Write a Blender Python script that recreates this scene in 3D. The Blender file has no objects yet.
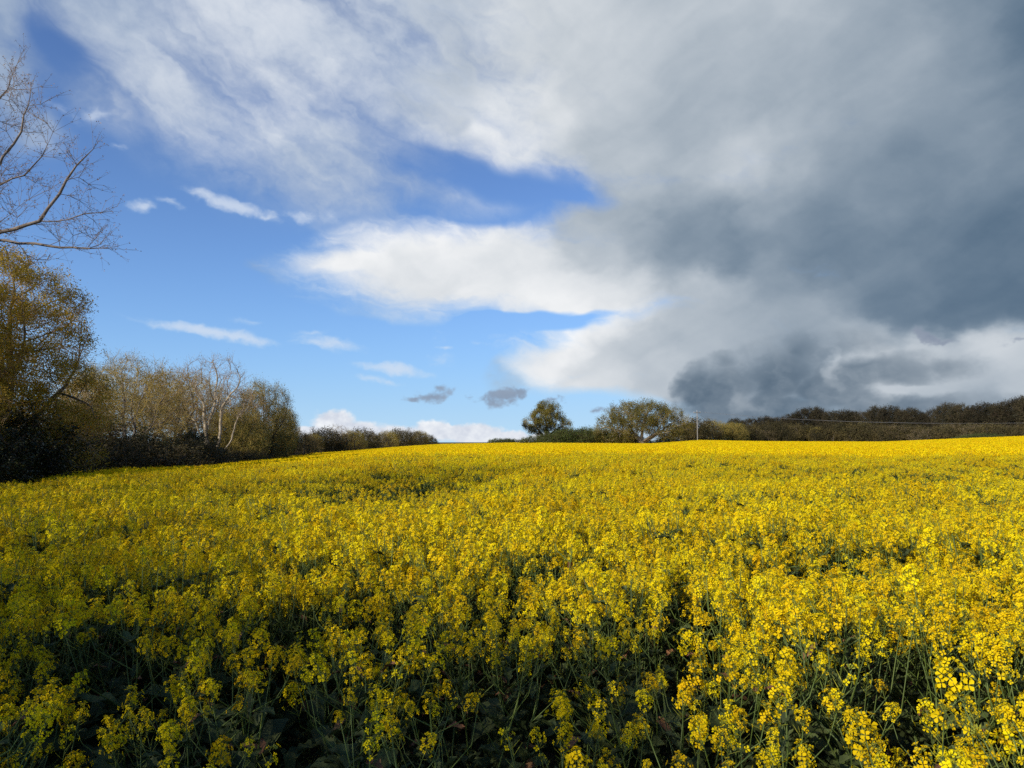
import bpy, math, random
import numpy as np
from mathutils import Vector, Matrix, Euler, kdtree

R = math.radians
scene = bpy.context.scene
col = scene.collection
F = 731.0                       # focal length of the phone lens in pixels of a 1024 wide frame
PITCH = math.atan(56.0 / F)
EYE = 1.95
SUN_AZ, SUN_EL = -135.0, 26.0   # direction the sun stands in, degrees clockwise from straight ahead


def ray(px, py):
    dx, dz = (px - 512.0) / F, (384.0 - py) / F
    c, s = math.cos(PITCH), math.sin(PITCH)
    v = Vector((dx, c - dz * s, s + dz * c))
    return v.normalized()


def azel(px, py):
    v = ray(px, py)
    return math.degrees(math.atan2(v.x, v.y)), math.degrees(math.asin(v.z))


# ------------------------------------------------------------------ camera and render settings
cam_data = bpy.data.cameras.new('camera')
cam_data.sensor_width = 36.0
cam_data.lens = F / 1024.0 * 36.0
cam_data.clip_start = 0.05
cam_data.clip_end = 6000.0
cam = bpy.data.objects.new('camera', cam_data)
col.objects.link(cam)
cam.location = (0, 0, EYE)
cam.rotation_euler = (math.pi / 2 + PITCH, 0, 0)
scene.camera = cam
scene.render.engine = 'CYCLES'
scene.view_settings.view_transform = 'Standard'
scene.view_settings.look = 'None'
scene.view_settings.exposure = 0.0
scene.view_settings.gamma = 1.0
scene.view_settings.use_curve_mapping = False
scene.cycles.max_bounces = 6
scene.cycles.diffuse_bounces = 3
scene.cycles.transmission_bounces = 3
scene.cycles.transparent_max_bounces = 4
scene.cycles.glossy_bounces = 2
scene.cycles.use_denoising = False


# ------------------------------------------------------------------ object helpers
def tag(o, label=None, cat=None, group=None, kind=None):
    if label: o['label'] = label
    if cat: o['category'] = cat
    if group: o['group'] = group
    if kind: o['kind'] = kind
    return o


def link(name, data, parent=None):
    o = bpy.data.objects.new(name, data)
    col.objects.link(o)
    if parent: o.parent = parent
    return o


def empty(name, loc, rz=0.0, sc=1.0):
    o = link(name, None)
    o.location = loc
    o.rotation_euler = (0, 0, rz)
    o.scale = (sc, sc, sc) if not hasattr(sc, '__len__') else sc
    o.empty_display_size = 0.2
    return o


def mesh_np(name, V, Fq, mats, mi=None, smooth=False):
    """V (n,3); Fq list of (m,k) index arrays; mats list; mi list of material index arrays or ints."""
    me = bpy.data.meshes.new(name)
    V = np.asarray(V, np.float32)
    me.vertices.add(len(V))
    me.vertices.foreach_set('co', V.ravel())
    loops = np.concatenate([f.ravel() for f in Fq]).astype(np.int32)
    sizes = np.concatenate([np.full(len(f), f.shape[1], np.int32) for f in Fq])
    starts = np.concatenate([[0], np.cumsum(sizes)[:-1]]).astype(np.int32)
    me.loops.add(len(loops))
    me.loops.foreach_set('vertex_index', loops)
    me.polygons.add(len(sizes))
    me.polygons.foreach_set('loop_start', starts)
    if mi is not None:
        arr = np.concatenate([np.broadcast_to(np.asarray(m, np.int32), (len(f),)) for f, m in zip(Fq, mi)])
        me.polygons.foreach_set('material_index', arr.astype(np.int32))
    if smooth:
        me.polygons.foreach_set('use_smooth', np.ones(len(sizes), bool))
    for m in mats: me.materials.append(m)
    me.update(calc_edges=True)
    return me


class MB:
    """collects vertices and faces of one mesh"""
    def __init__(self):
        self.V, self.Fq, self.M, self.n = [], [], [], 0

    def add(self, V, Fa, m=0):
        V = np.asarray(V, float).reshape(-1, 3)
        Fa = np.asarray(Fa, np.int64)
        self.V.append(V); self.Fq.append(Fa + self.n); self.M.append(m); self.n += len(V)

    def tube(self, P, rad, k=6, m=0, cap=True):
        P = np.asarray(P, float); n = len(P)
        rad = np.broadcast_to(np.asarray(rad, float), (n,))
        T = np.gradient(P, axis=0); T /= np.linalg.norm(T, axis=1)[:, None] + 1e-9
        a = np.array([0, 0, 1.0]) if abs(T[0][2]) < 0.9 else np.array([1.0, 0, 0])
        rings = []
        u = np.cross(T[0], a); u /= np.linalg.norm(u)
        for i in range(n):
            u = u - T[i] * np.dot(u, T[i]); u /= np.linalg.norm(u) + 1e-9
            w = np.cross(T[i], u)
            ang = np.arange(k) * 2 * math.pi / k
            rings.append(P[i] + rad[i] * (np.cos(ang)[:, None] * u + np.sin(ang)[:, None] * w))
        V = np.concatenate(rings)
        i = np.arange(n - 1)[:, None] * k; j = np.arange(k)[None, :]; j2 = (j + 1) % k
        q = np.stack([i + j, i + j2, i + k + j2, i + k + j], -1).reshape(-1, 4)
        self.add(V, q, m)
        if cap:
            base = self.n - len(V)
            tip = np.arange(k) + base + (n - 1) * k
            self.Fq.append(tip[None, :]); self.M.append(m)

    def slivers(self, A, B, ra, rb, m=0, k=3):
        """many separate thin tapered prisms from A to B"""
        A = np.asarray(A, float); B = np.asarray(B, float); n = len(A)
        if n == 0: return
        T = B - A; T /= np.linalg.norm(T, axis=1)[:, None] + 1e-9
        ref = np.where(np.abs(T[:, 2:3]) < 0.9, np.array([[0, 0, 1.0]]), np.array([[1.0, 0, 0]]))
        u = np.cross(T, ref); u /= np.linalg.norm(u, axis=1)[:, None] + 1e-9
        w = np.cross(T, u)
        V = np.empty((n, 2 * k, 3))
        for j in range(k):
            a = j * 2 * math.pi / k
            d = math.cos(a) * u + math.sin(a) * w
            V[:, j] = A + d * np.reshape(ra, (-1, 1)); V[:, k + j] = B + d * np.reshape(rb, (-1, 1))
        off = np.arange(n)[:, None] * 2 * k
        q = np.concatenate([np.stack([off[:, 0] + j, off[:, 0] + (j + 1) % k, off[:, 0] + k + (j + 1) % k, off[:, 0] + k + j], -1) for j in range(k)])
        self.add(V.reshape(-1, 3), q, m)

    def leaves(self, C, size, rng, m=0, aspect=0.55, up=0.4, bend=0.25):
        """many small leaf faces (two triangles folded along the midrib) at random tilts"""
        C = np.asarray(C, float); n = len(C)
        if n == 0: return
        N = rng.normal(size=(n, 3)); N[:, 2] = np.abs(N[:, 2]) + up; N /= np.linalg.norm(N, axis=1)[:, None]
        T = rng.normal(size=(n, 3)); T -= N * (T * N).sum(1)[:, None]; T /= np.linalg.norm(T, axis=1)[:, None] + 1e-9
        S = np.cross(N, T)
        size = np.broadcast_to(np.asarray(size, float).reshape(-1, 1), (n, 1))
        L = size * T; W = size * aspect * S * 0.5; D = N * size * bend
        V = np.stack([C, C + L * .5 + W + D * .5, C + L, C + L * .5 - W + D * .5], 1).reshape(-1, 3)
        o = np.arange(n)[:, None] * 4
        t = np.concatenate([o + np.array([[0, 1, 2]]), o + np.array([[0, 2, 3]])])
        self.add(V, t, m)

    def mesh(self, name, mats, smooth=False):
        return mesh_np(name, np.concatenate(self.V), self.Fq, mats, self.M, smooth)


# ------------------------------------------------------------------ materials
def nodes_of(m):
    m.use_nodes = True
    nt = m.node_tree
    return nt, nt.nodes['Principled BSDF']


def mat_noise(name, c1, c2, scale=6.0, rough=0.8, rnd=0.0, coord='Object', detail=4.0, c3=None, bump=0.0, trans=None, spec=0.3):
    """colour varies by a noise between c1 and c2 and by a random value of each object"""
    m = bpy.data.materials.new(name)
    nt, p = nodes_of(m)
    tc = nt.nodes.new('ShaderNodeTexCoord')
    no = nt.nodes.new('ShaderNodeTexNoise'); no.inputs['Scale'].default_value = scale; no.inputs['Detail'].default_value = detail
    nt.links.new(tc.outputs[coord], no.inputs['Vector'])
    rp = nt.nodes.new('ShaderNodeValToRGB')
    rp.color_ramp.elements[0].position = 0.33; rp.color_ramp.elements[0].color = (*c1, 1)
    rp.color_ramp.elements[1].position = 0.67; rp.color_ramp.elements[1].color = (*c2, 1)
    if c3:
        e = rp.color_ramp.elements.new(0.5); e.color = (*c3, 1)
    nt.links.new(no.outputs['Fac'], rp.inputs['Fac'])
    out = rp.outputs['Color']
    if rnd:
        oi = nt.nodes.new('ShaderNodeObjectInfo')
        mr = nt.nodes.new('ShaderNodeMapRange'); mr.inputs['To Min'].default_value = 1 - rnd; mr.inputs['To Max'].default_value = 1 + rnd
        nt.links.new(oi.outputs['Random'], mr.inputs['Value'])
        mx = nt.nodes.new('ShaderNodeVectorMath'); mx.operation = 'SCALE'
        nt.links.new(out, mx.inputs[0]); nt.links.new(mr.outputs['Result'], mx.inputs['Scale'])
        out = mx.outputs['Vector']
    nt.links.new(out, p.inputs['Base Color'])
    p.inputs['Roughness'].default_value = rough
    p.inputs['Specular IOR Level'].default_value = spec
    if bump:
        b = nt.nodes.new('ShaderNodeBump'); b.inputs['Strength'].default_value = bump
        nt.links.new(no.outputs['Fac'], b.inputs['Height']); nt.links.new(b.outputs['Normal'], p.inputs['Normal'])
    if trans:
        tr = nt.nodes.new('ShaderNodeBsdfTranslucent'); nt.links.new(out, tr.inputs['Color'])
        mix = nt.nodes.new('ShaderNodeMixShader'); mix.inputs[0].default_value = trans
        nt.links.new(p.outputs[0], mix.inputs[1]); nt.links.new(tr.outputs[0], mix.inputs[2])
        nt.links.new(mix.outputs[0], nt.nodes['Material Output'].inputs['Surface'])
    return m


# ------------------------------------------------------------------ terrain
H = 1.15    # height of the crop
EDGE = [(-900, 14, 540), (-300, 20, 505), (0, 34, 486), (62, 43, 474.5), (125, 54, 468.5), (219, 80, 463), (294, 112, 456.5), (350, 150, 451),
        (442, 215, 444.5), (540, 190, 442.8), (652, 150, 444.2), (700, 170, 441), (760, 200, 442), (879, 205, 442.5),
        (960, 185, 439.5), (1024, 165, 437.5), (1300, 120, 434), (1900, 70, 430)]
_az = np.array([math.degrees(math.atan2((e[0] - 512) / F, 1.0)) for e in EDGE])
_D = np.array([float(e[1]) for e in EDGE])
_zc = np.array([EYE - H - (e[2] - 440.0) * e[1] / F * math.cos(math.atan2((e[0] - 512) / F, 1.0)) for e in EDGE])


def edge_dist(x, y):
    return np.interp(np.degrees(np.arctan2(x, y)), _az, _D)


def ground_z(x, y):
    x = np.asarray(x, float); y = np.asarray(y, float)
    a = np.degrees(np.arctan2(x, y)); r = np.hypot(x, y)
    D = np.interp(a, _az, _D); ze = np.interp(a, _az, _zc)
    fade = np.clip((110.0 - np.abs(a)) / 45.0, 0, 1)
    t = np.clip(r / D, 0, 1); s = t * t * (3 - 2 * t)
    z = ze * fade * s
    far = np.clip((r - D - 8) / 400.0, 0, 4)
    return z - far * 3.0


def at(px, dist):
    a = math.atan2((px - 512.0) / F, 1.0)
    x, y = dist * math.sin(a), dist * math.cos(a)
    return x, y, float(ground_z(x, y))


def hpx(py, px, dist):
    """world height seen at image row py at that distance"""
    v = ray(px, py)
    return EYE + dist * v.z / math.hypot(v.x, v.y)


def ground_sheet():
    rs = np.concatenate([[0.0], np.geomspace(0.6, 4500, 120)])
    azs = np.radians(np.arange(0, 360, 1.5))
    V = [[0, 0, 0]]
    rr, aa = np.meshgrid(rs[1:], azs, indexing='ij')
    x = rr * np.sin(aa); y = rr * np.cos(aa)
    z = ground_z(x, y) + 0.02 * np.sin(x * 3.1 + 1) * np.cos(y * 2.7) * (rr < 80)
    V = np.concatenate([[[0, 0, 0]], np.stack([x, y, z], -1).reshape(-1, 3)])
    k = len(azs); n = len(rs) - 1
    i = np.arange(n - 1)[:, None] * k + 1; j = np.arange(k)[None, :]; j2 = (j + 1) % k
    q = np.stack([i + j, i + k + j, i + k + j2, i + j2], -1).reshape(-1, 4)
    t = np.stack([np.zeros(k, int), 1 + j[0], 1 + j2[0]], -1)[:, ::-1]
    me = mesh_np('ground', V, [q[:, ::-1], t[:, ::-1]], [M_soil], [0, 0], smooth=True)
    return tag(link('ground', me), kind='structure')


M_soil = mat_noise('soil', (0.025, 0.02, 0.012), (0.05, 0.04, 0.022), 1.7, 0.95, coord='Object', detail=8, c3=(0.03, 0.035, 0.015), bump=0.6)
ground_sheet()
# ------------------------------------------------------------------ clouds: noise fields laid out by direction (azimuth, elevation)
def _lattice(seed):
    rng = np.random.default_rng(seed)
    return (rng.random((256, 256)).astype(np.float32) * 2 - 1)


def vnoise(x, y, seed):
    L = _lattice(seed)
    xi = np.floor(x).astype(np.int32); yi = np.floor(y).astype(np.int32)
    fx = (x - xi).astype(np.float32); fy = (y - yi).astype(np.float32)
    fx = fx * fx * fx * (fx * (fx * 6 - 15) + 10); fy = fy * fy * fy * (fy * (fy * 6 - 15) + 10)
    a, b, c_, d = xi & 255, (xi + 1) & 255, yi & 255, (yi + 1) & 255
    return (L[a, c_] * (1 - fx) + L[b, c_] * fx) * (1 - fy) + (L[a, d] * (1 - fx) + L[b, d] * fx) * fy


def fbm(x, y, seed, oct=5, gain=0.55):
    s, amp, tot = 0, 1.0, 0.0
    ca, sa = math.cos(0.6), math.sin(0.6)
    for i in range(oct):
        s = s + amp * vnoise(x + 17.3 * i, y - 9.1 * i, seed + i); tot += amp
        x, y = (ca * x - sa * y) * 2.03, (sa * x + ca * y) * 2.03
        amp *= gain
    return s / tot * 1.7          # about -1..1


def sm(x, lo, hi):
    t = np.clip((x - lo) / (hi - lo), 0, 1)
    return t * t * (3 - 2 * t)


def rotc(A, E, ang, sx, sy):
    ca, sa = math.cos(R(ang)), math.sin(R(ang))
    return (A * ca + E * sa) / sx, (-A * sa + E * ca) / sy


def blob(A, E, px, py, rx, ry, ang=0.0):
    ca, sa = math.cos(R(ang)), -math.sin(R(ang))
    c = azel(px, py)
    e1 = azel(px + 4 * ca, py + 4 * sa); e2 = azel(px - 4 * sa, py + 4 * ca)
    a = ((e1[0] - c[0]) / 4 * rx, (e1[1] - c[1]) / 4 * rx); b = ((e2[0] - c[0]) / 4 * ry, (e2[1] - c[1]) / 4 * ry)
    det = a[0] * b[1] - a[1] * b[0]
    x, y = A - c[0], E - c[1]
    u = (x * b[1] - y * b[0]) / det; v = (a[0] * y - a[1] * x) / det
    return np.sqrt(u * u + v * v)


def union(A, E, blobs):
    acc = np.zeros_like(A)
    for b in blobs:
        w = b[5] if len(b) > 5 else 1.0
        f = np.clip(1 - blob(A, E, *b[:5]), 0, 1)
        acc = acc + w * f if w < 0 else np.maximum(acc, w * f)
    return acc


def field(A, E, samples, base):
    num = np.full_like(A, base * 0.004); den = np.full_like(A, 0.004)
    for s in samples:
        q = s[2] if isinstance(s[2], tuple) else (s[2], s[2], 0)
        d = blob(A, E, s[0], s[1], *q)
        w = np.exp(-d * d * 2.2)
        num += w * s[3]; den += w
    return num / den


def grey(L, tint=(-0.15, 0.0, 0.15)):
    k = 1 - L
    return np.stack([np.clip(L + k * t, 0, 1.2) for t in tint], -1)


def over(c, a, col, al):
    """display-space colour and coverage, painted over what is already there"""
    al = al.astype(np.float32)
    oa = al + a * (1 - al)
    oc = (col * al[..., None] + c * (a * (1 - al))[..., None]) / np.maximum(oa, 1e-4)[..., None]
    return oc, oa


def clouds(A, E):
    A = A.astype(np.float32); E = E.astype(np.float32)
    w1, w2 = fbm(A / 9, E / 7, 11, 4), fbm(A / 9, E / 7, 31, 4)
    v1, v2 = fbm(A / 2.2, E / 1.6, 51, 5), fbm(A / 2.2, E / 1.6, 71, 5)
    f1, f2 = fbm(A / .8, E / .6, 151, 4), fbm(A / .8, E / .6, 171, 4)
    A1, E1 = A + 1.2 * w1, E + 0.8 * w2
    A2, E2 = A1 + 0.8 * v1, E1 + 0.5 * v2
    A3, E3 = A + 0.45 * v1 + .15 * f1, E + 0.22 * v2 + .07 * f2
    x, y = rotc(A2, E2, -32, 9.0, 2.3); fib = fbm(x, y, 91, 7, 0.6)
    x, y = rotc(A2, E2, -6, 6.0, 0.9); fibh = fbm(x, y, 111, 6, 0.6)
    x, y = rotc(A1, E1, 27, 20.0, 4.6); rib = fbm(x, y, 131, 5, 0.48)
    lump = fbm(A1 / 5.0, E1 / 3.6, 211, 7, 0.55)
    fine = fbm(A / 1.3, E / 1.0, 231, 6, 0.6)
    puff = 1 - 2 * np.abs(fbm(A2 / 2.6, E2 / 2.0, 251, 6, 0.5))

    # pale air low in the sky
    c = np.broadcast_to(np.array([0.70, 0.86, 0.97], np.float32), A.shape + (3,)).copy()
    c[..., 0] = 0.46 + 0.27 * np.exp(-np.maximum(E, 0) / 6.0)
    c[..., 1] = 0.70 + 0.17 * np.exp(-np.maximum(E, 0) / 6.0)
    a = 0.95 * np.exp(-(np.maximum(E, 0) / 9.5) ** 1.3)

    # --- high veil over the upper left
    veil = union(A1, E1, VEIL)
    va = veil + 0.26 * fib + 0.07 * fine + 0.10 * lump
    va = 0.93 * sm(va, -0.25, 1.05) * sm(veil, 0, .45)
    vl = field(A1, E1, VEIL_L, .78) + 0.03 * lump + 0.015 * fine + 0.03 * fib
    c, a = over(c, a, grey(vl, (-0.22, 0.0, 0.30)), va)

    # --- wisps
    wis = union(A3, E3, WISP)
    wv = wis + 0.26 * fibh + 0.16 * fine
    c, a = over(c, a, grey(0.88 + 0 * A, (-0.35, 0, .5)), 0.75 * sm(wv, 0.14, 1.05) * sm(wis, 0.0, 0.45))

    # --- the great shelf cloud, upper right, with its bright lens at the left end
    mass = union(A1, E1, MASS)
    hole = union(A1, E1, HOLE)
    soft = mass - 1.15 * hole
    ma = soft + 0.07 * lump + 0.08 * fibh + 0.08 * fib + .02 * fine
    ma = sm(ma, -0.04, 0.60) * sm(mass, 0.0, 0.12)
    ml = -.012 * sm(A, 26, 36) + field(A1 + .5 * v1, E1 + .5 * v2, MASS_L, .62) + .055 + .02 * sm(E, 13, 24) + 0.050 * rib + 0.018 * lump + 0.006 * fine + .012 * fib
    c, a = over(c, a, grey(ml), ma)

    # --- low white cumulus on the skyline
    low = union(A3, E3, LOW)
    la = low + 0.10 * fine + 0.10 * puff
    c, a = over(c, a, grey(0.90 + 0.07 * fine + .03 * puff, (-0.1, 0, .3)), 0.92 * sm(la, 0.18, 0.50) * sm(low, 0, .2))

    # --- dark cumulus low on the right and the small dark scraps
    dk = union(A3, E3, DARK)
    da = dk + 0.10 * fine + 0.14 * lump + 0.08 * puff
    dl = field(A3 + .4 * v1, E3 + .4 * v2, DARK_L, .47) + 0.02 + 0.03 * fine + 0.03 * puff + .035 * lump
    c, a = over(c, a, grey(dl, (-0.12, 0.0, 0.12)), 0.92 * sm(da, -0.02, 0.62 + .25 * sm(E, 2.5, 7.0)) * sm(dk, 0, .2))
    sc = union(A3 + .30 * f1 + .2 * v2, E3 + .16 * f2, SCRAP)
    sa = sc - .12 + 0.42 * fine + .34 * fibh
    c, a = over(c, a, grey(0.57 + 0.03 * fine, (-0.12, -0.02, 0.16)), 0.80 * sm(sa, 0.0, 0.8) * sm(sc, 0.0, 0.5))
    return c, a


VEIL = [
    (300, 30, 380, 130, -12), (150, 30, 260, 95, -20, 0.98), (460, 95, 290, 100, -12), (-10, 10, 120, 130, 50, 1), (0, 60, 70, 90, 0, .9),
    (170, 95, 170, 62, -32, .9), (300, 155, 240, 90, -18, .72), (430, 0, 360, 130, 0, 1), (25, 120, 70, 55, 0, .6), (110, 110, 120, 34, -35, .5),
    (400, 185, 170, 45, -10, .5), (700, -80, 500, 200, 0, 1),
    (72, 48, 62, 28, -35, -.55), (470, 178, 110, 22, -10, -.35), (330, 135, 150, 45, -20, .62), (420, 140, 90, 30, -15, .4)]
VEIL_L = [
    (10, 20, 90, .66), (120, 10, 100, .74), (240, 40, 110, .86), (330, 50, 110, .82), (420, 60, 90, .79), (500, 40, 70, .76), (480, 130, 70, .84),
    (350, 180, 80, .74), (180, 95, 70, .82)]
WISP = [
    (142, 207, 26, 12, 0), (172, 203, 24, 7, -20, .8), (236, 206, 76, 10, -17), (268, 217, 26, 9, -15, .8), (300, 217, 26, 12, 0, .75), (330, 215, 22, 11, 0, .7),
    (205, 331, 100, 9, -10), (240, 338, 55, 9, -11), (247, 322, 26, 7, -5, .6), (330, 343, 62, 14, -8, .75), (312, 331, 34, 6, 0, .65),
    (395, 369, 60, 8, -7), (375, 380, 48, 7, -4, .7), (442, 338, 22, 12, 10, .55), (445, 348, 18, 4, 0, .8), (482, 343, 22, 5, 0, .65), (350, 290, 60, 9, -3, .7),
    (520, 340, 60, 22, -5, .5), (440, 360, 30, 14, -15, .5), (100, 118, 26, 16, 0, .5), (122, 150, 18, 7, 0, .5), (60, 110, 50, 18, -30, .5)]
MASS = [
    (880, 190, 340, 130, 0), (780, 295, 190, 70, 0),
    (760, 60, 440, 230, 0), (1000, 100, 420, 330, 0), (600, 30, 190, 160, 0, .9), (650, 130, 260, 90, -12, 1), (720, 230, 290, 120, 0),
    (490, 268, 230, 60, 3), (380, 264, 130, 24, 2, .8), (570, 275, 210, 66, -3), (940, 260, 330, 190, 0), (490, 140, 150, 36, -22, .32),
    (650, 352, 180, 62, 17), (720, 370, 240, 95, 10), (860, 360, 320, 100, 0), (1010, 370, 220, 100, 0), (575, 366, 100, 36, 14, .9)]
HOLE = [(470, 194, 150, 32, -3, .9), (535, 186, 90, 26, -8, .9), (530, 326, 90, 14, 3), (575, 322, 50, 8, 10, .8), (600, 412, 130, 22, 0, .8),
        (700, 418, 60, 12, 0, .5)]
MASS_L = [
    (340, 260, 40, .92), (400, 245, 40, .93), (470, 235, 45, .93), (420, 280, 40, .86), (500, 262, 40, .84), (540, 235, 34, .86), (560, 298, 40, .84), (620, 290, 36, .80), (500, 300, 40, .84),
    (590, 240, 36, .68), (640, 250, 40, .58), (665, 285, 30, .60), (570, 215, 30, .66),
    (560, 30, 60, .74), (540, 110, 45, .78), (520, 155, 35, .84), (560, 170, 35, .75), (600, 60, 60, .70), (600, 130, 40, .67), (680, 50, 70, .67), (780, 50, 80, .65), (880, 40, 60, .59),
    (960, 40, 55, .50), (1020, 20, 50, .40), (700, 115, 55, .63), (790, 95, 55, .60), (880, 110, 60, .57), (960, 120, 60, .53), (1020, 110, 40, .46),
    (740, 165, 50, .74), (690, 175, 40, .68), (810, 140, 40, .66), (640, 175, 35, .68), (620, 205, 35, .62), (700, 215, 50, .55), (780, 200, 50, .58), (860, 175, 60, .55), (940, 175, 50, .50), (1020, 180, 40, .46),
    (680, 245, 40, .50), (740, 240, 50, .46), (820, 230, 55, .46), (900, 240, 55, .47), (980, 240, 55, .46), (1030, 250, 40, .44), (900, 290, 50, .46), (960, 300, 40, .42), (1010, 300, 35, .40), (850, 290, 40, .52),
    (780, 275, 40, .58), (750, 300, 40, .66), (700, 290, 30, .72), (660, 308, 26, .78), (620, 325, 26, .89), (580, 345, 28, .90), (545, 358, 26, .86), (640, 345, 34, .68), (600, 365, 30, .72), (690, 330, 40, .68),
    (740, 340, 40, .66), (660, 380, 40, .74), (600, 390, 36, .80), (720, 375, 40, .70), (800, 320, 40, .62), (850, 335, 34, .66), (870, 360, 34, .74), (940, 350, 26, .73), (1000, 340, 28, .76), (980, 365, 28, .69),
    (1020, 370, 36, .72), (930, 390, 34, .66), (990, 395, 34, .62), (880, 395, 28, .68)]
LOW = [(335, 424, 34, 20, 0), (350, 430, 60, 14, 0), (385, 434, 60, 12, 0), (318, 432, 40, 12, 0), (440, 432, 36, 15, 0), (475, 434, 46, 15, 0), (510, 438, 40, 9, 0),
       (560, 442, 80, 14, 0), (690, 425, 40, 22, 0, .5)]
DARK = [
    (728, 388, 62, 36, 0), (700, 388, 40, 30, 40), (775, 375, 66, 46, 20), (760, 408, 120, 30, 0), (830, 390, 80, 34, 0), (800, 352, 50, 30, 0, .7), (870, 372, 110, 24, 3), (900, 410, 140, 22, 0, .9),
    (945, 366, 60, 18, 0, .6), (1000, 402, 90, 18, 0, .45), (728, 362, 26, 16, 0, .6), (850, 345, 60, 20, 0, .45),
    (748, 400, 12, 26, 0, -.25), (832, 368, 12, 22, 0, -.35), (880, 392, 70, 9, 0, -.35)]
DARK_L = [(690, 375, 16, .44), (700, 395, 16, .40), (720, 400, 20, .45), (720, 370, 18, .48), (760, 380, 26, .45), (745, 402, 15, .58), (780, 355, 20, .50), (800, 370, 28, .42), (832, 375, 12, .58), (870, 375, 26, .47), (930, 370, 28, .50),
          (780, 412, 34, .46), (830, 405, 26, .48), (880, 394, 20, .62), (900, 412, 34, .48), (1000, 405, 34, .54), (700, 418, 24, .42)]
SCRAP = [(436, 394, 30, 11, 8), (415, 399, 22, 7, 0, .8), (502, 397, 30, 12, 12), (520, 392, 18, 9, 10), (485, 399, 20, 6, 0, .8), (598, 410, 20, 8, 5),
         (928, 337, 34, 8, -18), (950, 343, 30, 6, 0, .9), (1014, 344, 20, 6, 0, .6), (553, 398, 14, 5, 10, .8)]
AZ0, AZ1, EL0, EL1, STEP = -66.0, 66.0, -1.5, 60.0, 0.05


def cloud_image():
    az = np.arange(AZ0, AZ1, STEP) + STEP / 2; el = np.arange(EL0, EL1, STEP) + STEP / 2
    c = np.zeros((len(el), len(az), 4), np.float32)
    for r0 in range(0, len(el), 205):
        A, E = np.meshgrid(az, el[r0:r0 + 205])
        cc, aa = clouds(A, E)
        c[r0:r0 + 205, :, :3] = np.clip(cc, 0, 1.2) ** 2.2
        c[r0:r0 + 205, :, 3] = aa
    img = bpy.data.images.new('cloud_field', len(az), len(el), alpha=True, float_buffer=True)
    img.colorspace_settings.name = 'Non-Color'
    img.alpha_mode = 'CHANNEL_PACKED'
    img.pixels.foreach_set(c.ravel())
    img.update(); img.pack()
    return img


def build_world():
    w = bpy.data.worlds.new('World'); scene.world = w; w.use_nodes = True
    nt = w.node_tree; bg = nt.nodes['Background']
    def N(t, **kw):
        o = nt.nodes.new(t)
        for k, v in kw.items(): setattr(o, k, v)
        return o
    def math_(op, a, b):
        o = N('ShaderNodeMath', operation=op)
        for i, v in enumerate((a, b)):
            if isinstance(v, bpy.types.NodeSocket): nt.links.new(v, o.inputs[i])
            else: o.inputs[i].default_value = v
        return o.outputs[0]
    tc = N('ShaderNodeTexCoord'); sx = N('ShaderNodeSeparateXYZ'); nt.links.new(tc.outputs['Generated'], sx.inputs[0])
    az = math_('MULTIPLY', math_('ARCTAN2', sx.outputs[0], sx.outputs[1]), 57.29578)
    el = math_('MULTIPLY', math_('ARCSINE', sx.outputs[2], 0), 57.29578)
    u = math_('DIVIDE', math_('SUBTRACT', az, AZ0), AZ1 - AZ0); v = math_('DIVIDE', math_('SUBTRACT', el, EL0), EL1 - EL0)
    cx = N('ShaderNodeCombineXYZ'); nt.links.new(u, cx.inputs[0]); nt.links.new(v, cx.inputs[1])
    im = N('ShaderNodeTexImage', interpolation='Linear', extension='EXTEND'); im.image = cloud_image()
    nt.links.new(cx.outputs[0], im.inputs[0])
    # the clouds thin out to the sides and overhead, beyond what the photograph shows
    f1 = N('ShaderNodeMapRange', interpolation_type='SMOOTHSTEP'); nt.links.new(math_('ABSOLUTE', az, 0), f1.inputs['Value'])
    for k, x in (('From Min', 52), ('From Max', 64), ('To Min', 1), ('To Max', 0)): f1.inputs[k].default_value = x
    f2 = N('ShaderNodeMapRange', interpolation_type='SMOOTHSTEP'); nt.links.new(el, f2.inputs['Value'])
    for k, x in (('From Min', 44), ('From Max', 58), ('To Min', 1), ('To Max', 0)): f2.inputs[k].default_value = x
    fac = math_('MULTIPLY', math_('MULTIPLY', f1.outputs[0], f2.outputs[0]), im.outputs['Alpha'])
    sky = N('ShaderNodeTexSky', sky_type='NISHITA')
    sky.sun_disc = False
    sky.sun_elevation = R(SUN_EL); sky.sun_rotation = R(SUN_AZ)
    sky.air_density = 1.0; sky.dust_density = 0.2; sky.ozone_density = 3.0; sky.altitude = 50
    st = N('ShaderNodeVectorMath', operation='MULTIPLY'); nt.links.new(sky.outputs[0], st.inputs[0])
    st.inputs[1].default_value = SKY_TINT
    mx = N('ShaderNodeMix', data_type='RGBA')
    nt.links.new(fac, mx.inputs[0]); nt.links.new(st.outputs[0], mx.inputs[6]); nt.links.new(im.outputs['Color'], mx.inputs[7])
    nt.links.new(mx.outputs[2], bg.inputs['Color'])
    bg.inputs['Strength'].default_value = 1.0
    sun = bpy.data.lights.new('sun', 'SUN'); sun.energy = 5.0; sun.angle = R(0.53); sun.color = (1.0, 0.93, 0.80)
    so = link('sun', sun)
    a, e = R(SUN_AZ), R(SUN_EL)
    d = Vector((math.sin(a) * math.cos(e), math.cos(a) * math.cos(e), math.sin(e)))
    so.rotation_euler = d.to_track_quat('Z', 'Y').to_euler()
    so.location = (-20, -15, 20)


SKY_TINT = tuple(0.10 * k for k in (0.95, 1.10, 1.45))
build_world()
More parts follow.
